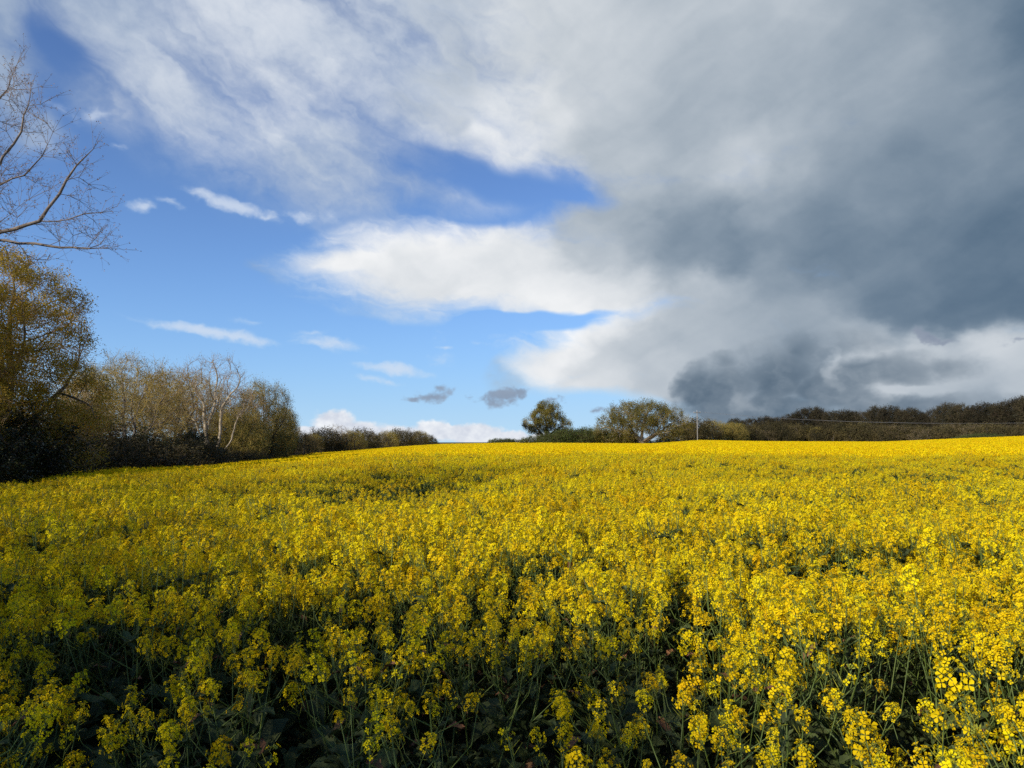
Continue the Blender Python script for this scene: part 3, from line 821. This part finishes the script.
bt = tree_meshes('near_tree',
    [tk((0, 0, 0), (.05, 0, 2.0), nq(-110, 300), nq(-70, 262)), tk(nq(-70, 262), nq(-20, 240), nq(0, 232), nq(40, 221), nq(70, 219), nq(100, 212)),
     tk(nq(40, 221), nq(58, 193), nq(78, 165), nq(92, 148)), tk(nq(-20, 240), nq(20, 243), nq(60, 247), nq(112, 249)),
     tk(nq(-70, 262), nq(-40, 215, .3), nq(0, 184, .3), nq(25, 175, .3), nq(41, 157, .3), nq(54, 132, .3)),
     tk(nq(-40, 215, .3), nq(-5, 170, -.2), nq(22, 130, -.2), nq(32, 92, -.2)), tk(nq(-110, 300), nq(-70, 200, .2), nq(-20, 130, .2), nq(8, 88, .2), nq(17, 64, .2)),
     tk(nq(-110, 300), nq(-170, 220, .5), nq(-200, 130, .5)), tk(nq(-110, 300), nq(-120, 220, 1.0), nq(-110, 120, 1.5)), tk(nq(-20, 240), nq(0, 222, -.4), nq(30, 200, -.5), nq(52, 188, -.5))],
    [(*nq(50, 190), .95, .7, .75), (*nq(10, 140), .85, .8, 1.15), (*nq(70, 235), .8, .6, .35), (*nq(80, 175), .35, .4, .5), (*nq(-60, 150), 1.0, 1.2, 1.5), (*nq(-160, 160), 1.3, 1.3, 1.5), (*nq(10, 240), .9, .8, .5)], 520, .20, .34, 95, .10, .0045, 5, .36, .0032,
    0, .020, M_bark_near, M_twig_near, M_leaf_bud, limb_min=.012, buds=True, di=1.2)
plant_tree('ash_tree', bt, (bx, by, bz), 0.0, 1.0, 'near bare tree reaching budding branches into the sky from the left frame edge', 'tree')

thin_dome = tree_meshes('thin_dome', [tk((0, 0, 0), (0, .1, 1.8), (.3, .1, 4.0)), tk((0, .1, 1.2), (-2.0, 0, 3.6)), tk((0, .1, 1.2), (2.0, 0, 3.4))],
    [(0, 0, 4.8, 4.6, 4.2, 3.6), (2.4, 0, 3.4, 3.0, 3.0, 2.8), (-2.6, 0, 3.2, 3.0, 3.0, 2.8)], 800, .48, .72, 57, .30, .013, 4, .6, .008,
    13000, .08, M_bark_dark, M_twig_olive, M_leaf_olive, limb_min=.04)
side = [(-9.7, -4.2, dome, .82), (-11.6, .2, thin_dome, .84), (-13.8, 5.4, thin_dome, .92), (-16.4, 10.4, thin_dome, .92), (-19.6, 14.0, thin_dome, 1.0), (-9.5, -8.0, thin_dome, .9), (-14.5, -3.5, thin_dome, 1.05), (-20.5, 20.5, russet, .8)]
for i, (x, y, m, s) in enumerate(side):
    plant_tree('hedgerow_tree', m, (x, y, float(ground_z(x, y)) - .05), i * 1.7, s, 'olive hedgerow tree beside the field path, throwing shade over the near crop', 'tree', 'hedgerow trees beside the path')


# ---- utility pole and line
def utility_pole(px, dist, top, label):
    x, y, z = at(px, dist)
    h = hpx(top, px, dist) - z
    t = empty('utility_pole', (x, y, z - .05)); tag(t, label, 'utility pole', 'utility poles of the power line')
    m = MB(); m.tube([(0, 0, 0), (.01, 0, h * .5), (0, 0, h)], [.12, .10, .08], 8); link('pole', m.mesh('pole', [M_pole]), t)
    m = MB()
    m.tube([(-.8, 0, h - .35), (.8, 0, h - .35)], .07, 4); link('crossarm', m.mesh('crossarm', [M_pole]), t)
    for s in (-.7, 0, .7):
        m = MB(); zz = h - .30 if s else h
        m.tube([(s, 0, zz), (s, 0, zz + .08), (s, 0, zz + .14), (s, 0, zz + .22)], [.035, .07, .06, .03], 8); link('insulator', m.mesh('insulator', [M_porc]), t)
    return Vector((x, y, z - .05)), h


M_pole = mat_noise('weathered_pole', (0.20, 0.18, 0.15), (0.32, 0.29, 0.25), 4.0, .85)
M_porc = mat_noise('porcelain', (0.5, 0.48, 0.45), (0.6, 0.58, 0.55), 3.0, .3)
M_wire = mat_noise('aluminium_wire', (0.14, 0.14, 0.145), (0.18, 0.18, 0.185), 1.0, .4)
p1, h1 = utility_pole(697, 172, 411, 'pale wooden utility pole with a short crossarm, standing beyond the oak')
p2, h2 = utility_pole(1190, 150, 417, 'pale wooden utility pole beyond the right frame edge')
for s in (-.7, .7):
    A = p1 + Vector((s, 0, h1 - .1)); B = p2 + Vector((s, 0, h2 - .1))
    pts = []
    for i in range(25):
        t = i / 24; q = A.lerp(B, t); q.z -= 4 * 1.6 * t * (1 - t); pts.append(tuple(q))
    m = MB(); m.tube(pts, .012, 4)
    tag(link('power_line', m.mesh('power_line', [M_wire])), 'thin pale overhead wire crossing in front of the dark wood', 'wire', 'wires of the power line')
# ------------------------------------------------------------------ rapeseed
def mat_petal():
    m = bpy.data.materials.new('petal_yellow'); nt, p = nodes_of(m)
    oi = nt.nodes.new('ShaderNodeObjectInfo')
    geo = nt.nodes.new('ShaderNodeNewGeometry')
    no = nt.nodes.new('ShaderNodeTexNoise'); no.inputs['Scale'].default_value = 3.0
    nt.links.new(geo.outputs['Position'], no.inputs['Vector'])
    ad = nt.nodes.new('ShaderNodeMath'); ad.operation = 'ADD'; nt.links.new(oi.outputs['Random'], ad.inputs[0]); nt.links.new(no.outputs['Fac'], ad.inputs[1])
    ml = nt.nodes.new('ShaderNodeMath'); ml.operation = 'MULTIPLY'; nt.links.new(ad.outputs[0], ml.inputs[0]); ml.inputs[1].default_value = .5
    rp = nt.nodes.new('ShaderNodeValToRGB')
    e = rp.color_ramp.elements
    e[0].position = 0.2; e[0].color = (0.86, 0.535, 0.003, 1); e[1].position = 0.8; e[1].color = (0.98, 0.80, 0.006, 1)
    nt.links.new(ml.outputs[0], rp.inputs['Fac'])
    nt.links.new(rp.outputs['Color'], p.inputs['Base Color'])
    p.inputs['Roughness'].default_value = .7; p.inputs['Specular IOR Level'].default_value = .1
    tr = nt.nodes.new('ShaderNodeBsdfTranslucent'); nt.links.new(rp.outputs['Color'], tr.inputs['Color'])
    mx = nt.nodes.new('ShaderNodeMixShader'); mx.inputs[0].default_value = .35
    nt.links.new(p.outputs[0], mx.inputs[1]); nt.links.new(tr.outputs[0], mx.inputs[2])
    nt.links.new(mx.outputs[0], nt.nodes['Material Output'].inputs['Surface'])
    return m


M_petal = mat_petal()
M_bud = mat_noise('bud_green', (0.16, 0.20, 0.02), (0.34, 0.32, 0.03), 30, .6, rnd=.2)
M_stem = mat_noise('stem_green', (0.06, 0.095, 0.016), (0.12, 0.16, 0.03), 5, .55, rnd=.25, spec=.4)
M_rleaf = mat_noise('rape_leaf', (0.045, 0.065, 0.017), (0.115, 0.14, 0.042), 9, .7, rnd=.3, trans=.2, spec=.4)
M_rleaf_old = mat_noise('withered_leaf', (0.20, 0.12, 0.05), (0.30, 0.10, 0.05), 7, .8, rnd=.2)
M_blade = mat_noise('grass_blade', (0.04, 0.07, 0.015), (0.09, 0.13, 0.03), 4, .5, rnd=.2, trans=.2)


def flower_head(seed, nf=20, size=1.0, loose=0.0, pods=5):
    """a raceme: dome of four-petalled flowers round a knot of green buds, young pods below; origin at the dome's base"""
    rng = np.random.default_rng(seed); m = MB()
    ctrs, dirs = [], []
    for i in range(nf):
        t = (i + .5) / nf
        th = math.radians(22 + 88 * t) + rng.normal() * .12
        ph = i * 2.399963 + rng.normal() * .25
        d = np.array([math.sin(th) * math.cos(ph), math.sin(th) * math.sin(ph), math.cos(th)])
        rad = (0.018 + 0.009 * t) * size * (1 + rng.normal() * (.12 + .22 * loose)) * (1 + .35 * loose * t)
        c = d * rad + np.array([0, 0, 0.012 - (0.016 + .035 * loose) * t]) * size
        ctrs.append(c); dirs.append(d + rng.normal(size=3) * .25 + np.array([0, 0, .25]))
    for i in range(max(2, nf // 5)):
        ph = rng.random() * 6.28; z = -(0.018 + 0.03 * rng.random()) * size
        d = np.array([math.cos(ph), math.sin(ph), .35])
        ctrs.append(d * .02 * size + np.array([0, 0, z])); dirs.append(d)
    C = np.array(ctrs); N = np.array(dirs); N /= np.linalg.norm(N, axis=1)[:, None]
    n = len(C)
    T = rng.normal(size=(n, 3)); T -= N * (T * N).sum(1)[:, None]; T /= np.linalg.norm(T, axis=1)[:, None]
    S = np.cross(N, T)
    pl = 0.0088 * size * (1 + .15 * rng.normal(size=(n, 1)))
    for k in range(4):
        a = k * math.pi / 2 + rng.normal(size=(n, 1)) * .1
        D = np.cos(a) * T + np.sin(a) * S; W = -np.sin(a) * T + np.cos(a) * S
        rise = (0.25 + .3 * rng.random((n, 1)))
        p0 = C + D * pl * .12
        pm1 = C + D * pl * .68 + W * pl * .42 + N * pl * rise * .8
        pm2 = C + D * pl * .68 - W * pl * .42 + N * pl * rise * .8
        p1 = C + D * pl * 1.08 + W * pl * .2 + N * pl * rise * .7
        p2 = C + D * pl * 1.08 - W * pl * .2 + N * pl * rise * .7
        V = np.stack([p0, pm2, p2, p1, pm1], 1).reshape(-1, 3)
        o = np.arange(n)[:, None] * 5
        m.add(V, np.concatenate([o + np.array([[0, 1, 2]]), o + np.array([[0, 2, 3]]), o + np.array([[0, 3, 4]])]), 0)
    # pedicels
    base = np.stack([np.zeros(n), np.zeros(n), C[:, 2] - .012 * size], -1)
    m.slivers(base, C, .0006, .0006, 1)
    # buds
    nb = 9
    d = rng.normal(size=(nb, 3)); d[:, 2] = np.abs(d[:, 2]) + .5; d /= np.linalg.norm(d, axis=1)[:, None]
    b0 = d * .008 * size + np.array([0, 0, .012 * size]); b1 = b0 + d * .007 * size
    m.slivers(b0, b1, .0016 * size, .0022 * size, 1, 4)
    m.slivers(b1, b1 + d * .0025 * size, .0022 * size, .0003, 1, 4)
    # young pods standing off the stalk
    npod = int(rng.integers(2, 8)) + pods - 4
    ph = rng.random(npod) * 6.28; z = -rng.random(npod) * (.06 + .006 * pods) * size - .03 * size
    A = np.stack([0 * z, 0 * z, z], -1); Dp = np.stack([np.cos(ph) * .8, np.sin(ph) * .8, .75 + 0 * ph], -1)
    m.slivers(A, A + Dp * .016 * size, .0006, .0007, 1); m.slivers(A + Dp * .016 * size, A + Dp * .042 * size, .0013, .0006, 1)
    return m


def leaf_shape(seed, L=.16, W=.07):
    """one rape leaf: lobed outline, midrib trough, arching away; origin at the stalk, pointing +x"""
    rng = np.random.default_rng(seed); m = MB()
    n = 9; xs = np.linspace(0, 1, n)
    prof = np.sin(np.pi * np.clip(xs * .92 + .05, 0, 1)) ** .75 * (1 + .22 * np.sin(xs * 17 + seed))
    prof[0] = .10; prof[1] = .22 + .1 * rng.random(); prof[-1] = .04
    arch = rng.uniform(-.1, .9)
    X = xs * L; Z = .35 * L * np.sin(xs * (1.4 + arch)) - arch * L * .3 * xs ** 2
    rows = []
    for s in (-1, -.5, 0, .5, 1):
        w = prof * W * .5 * s
        rows.append(np.stack([X, w + rng.normal(size=n) * W * .03, Z + abs(s) * W * .22 + .12 * W * np.sin(xs * 12 + s * 3 + seed)], -1))
    V = np.stack(rows, 1).reshape(-1, 3)
    i = np.arange(n - 1)[:, None] * 5; j = np.arange(4)[None, :]
    q = np.stack([i + j, i + j + 1, i + 5 + j + 1, i + 5 + j], -1).reshape(-1, 4)
    m.add(V, q, 0)
    return m


def plant_spec(seed, h=1.15, heads=9, leaves=7, vigor=1.0):
    rng = np.random.default_rng(seed)
    lean = rng.normal(size=2) * .09
    top = np.array([lean[0], lean[1], h])
    main = [np.array([0, 0, -.03]), np.array([lean[0] * .2, lean[1] * .2, h * .35]), np.array([lean[0] * .6 + rng.normal() * .03, lean[1] * .6 + rng.normal() * .03, h * .7]), top - [0, 0, .05]]
    br, hd, lv = [], [(top - [0, 0, .03], 0, 0, 1.0 + .15 * rng.normal())], []
    for i in range(heads - 1):
        t = .42 + .48 * (i + rng.random()) / (heads - 1)
        b = main[1] * (1 - (t - .35) / .65) + top * ((t - .35) / .65)
        ph = i * 2.4 + rng.normal() * .4
        L = (h * (1 - t) * (.85 + .35 * rng.random()) + .04)
        out = .10 + .30 * (1 - t) + .05 * rng.random()
        e = b + np.array([math.cos(ph) * out, math.sin(ph) * out, min(L, h - b[2] + .03) * (.82 + .22 * rng.random())])
        mid = b * .5 + e * .5 + np.array([math.cos(ph) * out * .22, math.sin(ph) * out * .22, -L * .08])
        br.append((b, mid, e))
        hd.append((e, ph, .25 + .2 * rng.random(), (.52 + .80 * rng.random() ** 1.5)))
        if rng.random() < .7: lv.append((b, ph + .2, rng.uniform(-.2, .5), .55 + .5 * rng.random()))
    for i in range(leaves):
        t = .08 + .5 * (i + rng.random()) / leaves
        b = np.array([lean[0] * t * .5, lean[1] * t * .5, h * t])
        lv.append((b, i * 2.4 + rng.random(), rng.uniform(-.5, .4), 1.3 + .9 * rng.random() - t))
    return dict(h=h, main=main, br=br, hd=hd, lv=lv)


def stem_mesh(sp):
    m = MB()
    m.tube(sp['main'], [.0065, .0055, .004, .0022], 5)
    for b, mid, e in sp['br']: m.tube([b, mid, e], [.0035, .0026, .0017], 4)
    return m


def head_xf(h):
    p, ph, tilt, s = h
    return Matrix.Translation(Vector(p)) @ Matrix.Rotation(ph, 4, 'Z') @ Matrix.Rotation(tilt, 4, 'Y') @ Matrix.Scale(s * HEAD_K, 4)


def leaf_xf(l):
    p, ph, tilt, s = l
    return Matrix.Translation(Vector(p)) @ Matrix.Rotation(ph, 4, 'Z') @ Matrix.Rotation(-tilt, 4, 'Y') @ Matrix.Scale(s * .85, 4)


HEAD_K = 1.18
HEAD_MIX = [0, 0, 1, 1, 2, 2, 3, 4, 4, 5, 5, 6]
HEADS = [flower_head(100 + i, nf, 1.0, lo, pd) for i, (nf, lo, pd) in enumerate([(26, .3, 5), (20, 1.0, 6), (28, .6, 4), (11, 1.1, 14), (22, .8, 6), (15, .2, 5), (4, .3, 4)])]
LEAFS = [leaf_shape(200 + i, .13 + .02 * i, .07 + .008 * i) for i in range(4)]
HEAD_ME = [h.mesh('flower_head', [M_petal, M_bud]) for h in HEADS]
LEAF_ME = [l.mesh('leaf', [M_rleaf], smooth=True) for l in LEAFS]
LEAF_OLD = leaf_shape(230, .12, .05).mesh('withered_leaf', [M_rleaf_old], smooth=True)
SPECS = [plant_spec(300 + i, h, nh, nl) for i, (h, nh, nl) in enumerate([(1.16, 16, 6), (1.10, 15, 7), (1.20, 17, 6), (1.04, 14, 6), (1.14, 16, 6), (0.96, 12, 8), (1.24, 15, 6), (1.08, 16, 6), (1.02, 8, 9), (0.94, 6, 9), (1.10, 8, 8), (0.84, 6, 8)])]


def merged_plant(sp, seed, name):
    """a whole plant as one mesh, for the mass of the crop"""
    rng = np.random.default_rng(seed); m = MB()
    s = stem_mesh(sp)
    def addmb(src, xf, mats):
        M4 = np.array(xf)
        off = m.n
        V = np.concatenate(src.V); V = V @ M4[:3, :3].T + M4[:3, 3]
        m.V.append(V); m.n += len(V)
        for f, k in zip(src.Fq, src.M): m.Fq.append(f + off); m.M.append(mats[k])
    addmb(s, Matrix.Identity(4), [2])
    for h in sp['hd']: addmb(HEADS[HEAD_MIX[int(rng.integers(len(HEAD_MIX)))]], head_xf(h), [0, 1])
    for l in sp['lv']: addmb(LEAFS[int(rng.integers(4))], leaf_xf(l), [3])
    return m.mesh(name, [M_petal, M_bud, M_stem, M_rleaf])


def far_patch(seed, w=1.0, n_head=150, n_leaf=60, hd=1.12):
    """a metre of distant crop: clusters of petals over leaves and stems"""
    rng = np.random.default_rng(seed); m = MB()
    xy = rng.uniform(-w * .55, w * .55, (n_head, 2))
    z = hd + .05 * np.sin(xy[:, 0] * 5 + seed) * np.cos(xy[:, 1] * 4) + rng.normal(size=n_head) * .075
    C = np.column_stack([xy, z])
    k = 7
    CC = np.repeat(C, k, 0) + rng.normal(size=(n_head * k, 3)) * .027
    m.leaves(CC, .045 * (1 + .3 * rng.random(len(CC))), rng, 0, .9, .3, .15)
    B = C.copy(); B[:, 2] -= .35 + .2 * rng.random(n_head); B[:, :2] += rng.normal(size=(n_head, 2)) * .06
    m.slivers(B, C, .004, .003, 1)
    L = np.column_stack([rng.uniform(-w * .55, w * .55, (n_leaf, 2)), hd - .15 - .5 * rng.random(n_leaf)])
    m.leaves(L, .16, rng, 2, .5, .5)
    return m.mesh('far_patch', [M_petal, M_stem, M_rleaf])


# where the crop is thinner and greener: (px, distance, radius across, radius along, strength)
THIN = [(392, 14.5, 2.2, 4.0, 1.0), (410, 10, .8, 2.0, .5), (470, 18, 1.6, 3.0, .5), (870, 17, 3.6, 3.0, .75), (770, 20, 3, 3, .5), (960, 22, 3.2, 5.0, .8), (560, 12, 1.3, 1.8, .35), (215, 14, 2.2, 4, .35), (520, 4.2, .35, .3, .6), (590, 3.6, .3, .35, .7),
        (800, 5.0, .35, .5, .75), (900, 5.6, .3, .4, .6), (470, 3.0, .5, .4, .8), (140, 3.6, .5, .4, .6), (310, 4.3, .5, .4, .5), (100, 3.0, .5, .5, .5), (610, 3.1, .4, .25, .5), (235, 3.0, .3, .4, .5), (60, 2.5, .6, .6, .6), (170, 2.6, .4, .6, .5), (20, 3.6, .5, .5, .5), (430, 2.3, .4, .4, .5), (560, 2.4, .4, .4, .4)]
_T = [(at(p, d)[0], at(p, d)[1], math.atan2((p - 512) / F, 1), rx, ry, s) for p, d, rx, ry, s in THIN]


def vigor(x, y):
    v = np.ones_like(x)
    for cx_, cy_, a, rx, ry, s in _T:
        dx, dy = x - cx_, y - cy_
        u = (dx * math.cos(a) - dy * math.sin(a)) / rx; w = (dx * math.sin(a) + dy * math.cos(a)) / ry
        v -= s * np.exp(-(u * u + w * w))
    v += .16 * fbm(x / 2.2, y / 2.2, 401, 3) + .10 * fbm(x / 9, y / 9, 421, 3) + .12 * fbm(x / .7, y / .7, 441, 2)
    return np.clip(v, 0, 1.4)


def crop_points(seed, r0, r1, dens, az_lim):
    rng = np.random.default_rng(seed)
    s = 1 / math.sqrt(dens)
    X = np.arange(-r1, r1, s); Y = np.arange(-1.0, r1, s)
    X, Y = np.meshgrid(X, Y)
    X = X.ravel() + rng.uniform(-.5, .5, X.size) * s; Y = Y.ravel() + rng.uniform(-.5, .5, Y.size) * s
    r = np.hypot(X, Y); a = np.degrees(np.arctan2(X, Y))
    front = 1.72 + .18 * np.sin(X * 2.3) + .12 * np.sin(X * 5.1 + 1)        # where the crop begins before the photographer
    k = (r >= r0) & (r < r1) & (np.abs(a) < az_lim) & (r < edge_dist(X, Y) + .6) & (Y > front)
    return X[k], Y[k]


DENS = 15.0
nx, ny = crop_points(1, 0.0, 12.0, DENS, 62)
keep = np.random.default_rng(2).random(len(nx)) < (0.50 + .5 * vigor(nx, ny)) * (0.50 + .46 * np.clip((np.hypot(nx, ny) - 2.4) / 2.0, 0, 1))
nx, ny = nx[keep], ny[keep]
nr = np.hypot(nx, ny); na = np.degrees(np.arctan2(nx, ny))
inview = np.abs(na) < 36.5
order = np.argsort(np.where(inview, nr, 1e9))
one_by_one = order[:300]
rest_near = np.setdiff1d(np.arange(len(nx)), one_by_one)
vg = vigor(nx, ny)
nz = ground_z(nx, ny)

# ---- 300 nearest plants, each with its own stem, leaves and flower heads
protos = []
prng = random.Random(77)
for i, sp in enumerate(SPECS):
    root = empty('rapeseed_plant', (0, 0, 0))
    link('stem', stem_mesh(sp).mesh('stem', [M_stem], smooth=True), root)
    for h in sp['hd']:
        o = link('flower_head', HEAD_ME[prng.choice(HEAD_MIX)], root); o.matrix_basis = head_xf(h)
    for j, l in enumerate(sp['lv']):
        o = link('leaf', LEAF_OLD if (j % 6 == 5) else LEAF_ME[prng.randrange(4)], root); o.matrix_basis = leaf_xf(l)
        if j % 6 == 5: o['label'] = 'withered reddish brown leaf'
    protos.append(root)
used = set()
GROUP = 'rapeseed plants in the front rows'
for c, idx in enumerate(one_by_one):
    x, y, r, a, v = nx[idx], ny[idx], nr[idx], na[idx], vg[idx]
    k = prng.randrange(8)
    if prng.random() < float(np.clip((4.6 - r) / 2.2, 0, 1)) * (.9 if a < 12 else .6) + .6 * max(0, .8 - v): k = 8 + prng.randrange(4)
    if k in used:
        src = protos[k]
        root = src.copy(); col.objects.link(root)
        for ch in list(src.children):
            q = ch.copy(); col.objects.link(q); q.parent = root
    else:
        used.add(k); root = protos[k]
    s = (.80 + .22 * min(v, 1.2)) * prng.uniform(.92, 1.08)
    if r < 2.3: s *= .84 + .16 * (r - 1.7) / .6
    root.location = (x, y, float(nz[idx]))
    root.rotation_euler = (prng.gauss(.02, .11), prng.gauss(.02, .11), prng.random() * 6.283)
    root.scale = (s * 1.0, s * 1.0, s)
    if a < -12: lab = 'yellow rapeseed plant in the dark tree shade at the lower left of the crop'
    elif a < 9: lab = 'yellow rapeseed plant with green stem in the near middle of the crop'
    else: lab = 'sunlit yellow rapeseed plant in the near right of the crop'
    tag(root, lab, 'plant', GROUP)
for k in set(range(len(protos))) - used:
    for ch in list(protos[k].children): bpy.data.objects.remove(ch)
    bpy.data.objects.remove(protos[k])

# ---- the mass of the crop beyond them: one object
lib = bpy.data.collections.new('crop_variants'); libfar = bpy.data.collections.new('far_variants')
for i, sp in enumerate(SPECS[:8]): lib.objects.link(bpy.data.objects.new('a_plant_%d' % i, merged_plant(sp, 500 + i, 'plant')))
# weak plants with few flowers for the thin spots
for i in range(3):
    sp = plant_spec(340 + i, 1.0, 4, 7); lib.objects.link(bpy.data.objects.new('b_weak_%d' % i, merged_plant(sp, 540 + i, 'weak_plant')))
for i in range(6): libfar.objects.link(bpy.data.objects.new('far_%d' % i, far_patch(600 + i)))


def crop_cloud():
    P, S, K, Z = [], [], [], []
    rng = np.random.default_rng(9)
    def addp(x, y, near):
        v = vigor(x, y) if near else np.clip(1 + .14 * fbm(x / 9, y / 9, 421, 3) + .10 * fbm(x / 3, y / 3, 461, 2), 0, 1.4)
        z = ground_z(x, y)
        P.append(np.column_stack([x, y, z]))
        if near:
            weak = rng.random(len(x)) < np.clip(1.0 - v, 0, 1) * 1.0
            K.append(np.where(weak, 8 + rng.integers(0, 3, len(x)), rng.integers(0, 8, len(x))))
            S.append((.74 + .28 * np.minimum(v, 1.2)) * rng.uniform(.88, 1.10, len(x)))
            Z.append(np.zeros(len(x)))
        else:
            K.append(rng.integers(0, 6, len(x))); S.append(.94 + .08 * v); Z.append(np.ones(len(x)))
    addp(nx[rest_near], ny[rest_near], True)
    x, y = crop_points(3, 12.0, 34.0, 13.0, 46); addp(x, y, True)
    x, y = crop_points(4, 33.6, 90.0, 1.7, 43); addp(x, y, False)
    x, y = crop_points(5, 90.0, 222.0, 1.25, 40); addp(x, y, False)
    P = np.concatenate(P); S = np.concatenate(S); K = np.concatenate(K); Z = np.concatenate(Z)
    me = bpy.data.meshes.new('rapeseed_crop'); me.vertices.add(len(P)); me.vertices.foreach_set('co', P.astype(np.float32).ravel())
    for nm, arr, ty in (('size', S, 'FLOAT'), ('kind_index', K, 'INT'), ('far', Z, 'INT')):
        at_ = me.attributes.new(nm, ty, 'POINT'); at_.data.foreach_set('value', arr.astype(np.float32 if ty == 'FLOAT' else np.int32))
    rot = np.column_stack([rng.normal(size=len(P)) * .11 * (1 - Z), rng.normal(size=len(P)) * .11 * (1 - Z), rng.random(len(P)) * 6.283])
    at_ = me.attributes.new('turn', 'FLOAT_VECTOR', 'POINT'); at_.data.foreach_set('vector', rot.astype(np.float32).ravel())
    me.update()
    return me


def instance_tree(libs):
    ng = bpy.data.node_groups.new('scatter', 'GeometryNodeTree')
    ng.interface.new_socket('Geometry', in_out='INPUT', socket_type='NodeSocketGeometry')
    ng.interface.new_socket('Geometry', in_out='OUTPUT', socket_type='NodeSocketGeometry')
    N, L = ng.nodes.new, ng.links.new
    gi, go = N('NodeGroupInput'), N('NodeGroupOutput')
    join = N('GeometryNodeJoinGeometry')
    def attr(nm, ty):
        a = N('GeometryNodeInputNamedAttribute'); a.data_type = ty; a.inputs['Name'].default_value = nm; return a.outputs['Attribute']
    size, idx, turn, far = attr('size', 'FLOAT'), attr('kind_index', 'INT'), attr('turn', 'FLOAT_VECTOR'), attr('far', 'INT')
    for i, lb in enumerate(libs):
        cmpn = N('FunctionNodeCompare'); cmpn.data_type = 'INT'; cmpn.operation = 'EQUAL'
        L(far, cmpn.inputs[2]); cmpn.inputs[3].default_value = i
        ci = N('GeometryNodeCollectionInfo'); ci.inputs['Collection'].default_value = lb
        ci.inputs['Separate Children'].default_value = True; ci.inputs['Reset Children'].default_value = True
        ip = N('GeometryNodeInstanceOnPoints')
        L(gi.outputs[0], ip.inputs['Points']); L(cmpn.outputs[0], ip.inputs['Selection']); L(ci.outputs[0], ip.inputs['Instance'])
        ip.inputs['Pick Instance'].default_value = True
        L(idx, ip.inputs['Instance Index']); L(size, ip.inputs['Scale'])
        er = N('FunctionNodeEulerToRotation'); L(turn, er.inputs[0]); L(er.outputs[0], ip.inputs['Rotation'])
        L(ip.outputs[0], join.inputs[0])
    L(join.outputs[0], go.inputs[0])
    return ng


crop = link('rapeseed_crop', crop_cloud())
md = crop.modifiers.new('scatter', 'NODES'); md.node_group = instance_tree([lib, libfar])
tag(crop, 'bright yellow flowering rapeseed crop filling the field to the hedges', 'crop', kind='stuff')


# ---- grass and low weeds between the stems at the field edge
def grass_mesh():
    rng = np.random.default_rng(31); m = MB()
    n = 9000
    r = 1.3 + 5.0 * rng.random(n) ** 1.2; a = np.radians(rng.uniform(-44, 44, n))
    x, y = r * np.sin(a), r * np.cos(a)
    z = ground_z(x, y)
    h = .12 + .30 * rng.random(n) ** 2
    B = np.column_stack([x, y, z - .01]); lean = rng.normal(size=(n, 2)) * .35
    Mid = B + np.column_stack([lean[:, 0] * h * .35, lean[:, 1] * h * .35, h * .6]); T = B + np.column_stack([lean[:, 0] * h, lean[:, 1] * h, h])
    w = np.column_stack([rng.normal(size=(n, 2)), np.zeros(n)]); w /= np.linalg.norm(w, axis=1)[:, None]; w *= .0035
    V = np.stack([B - w, B + w, Mid + w * .8, Mid - w * .8, T], 1).reshape(-1, 3); o = np.arange(n)[:, None] * 5
    m.add(V, o + np.array([[0, 1, 2, 3]]), 0)
    m.add(np.zeros((0, 3)), np.zeros((0, 3), int), 0) if False else None
    m.Fq.append(o + np.array([[3, 2, 4]])); m.M.append(0)
    # broad low leaves
    k = 2600
    r = 1.3 + 4.5 * rng.random(k); a = np.radians(rng.uniform(-44, 44, k)); x, y = r * np.sin(a), r * np.cos(a)
    C = np.column_stack([x, y, ground_z(x, y) + .03 + .35 * rng.random(k)])
    m.leaves(C, .05 + .08 * rng.random(k), rng, 1, .6, .6, .2)
    k2 = 260
    r = 1.4 + 2.6 * rng.random(k2); a = np.radians(rng.uniform(-40, 40, k2)); x, y = r * np.sin(a), r * np.cos(a)
    C = np.column_stack([x, y, ground_z(x, y) + .02 + .25 * rng.random(k2)])
    m.leaves(C, .04 + .04 * rng.random(k2), rng, 2, .6, .6, .2)
    return m.mesh('grass', [M_blade, M_rleaf, M_rleaf_old])


tag(link('grass', grass_mesh()), 'dark grass and low weeds under the crop', 'grass', kind='stuff')
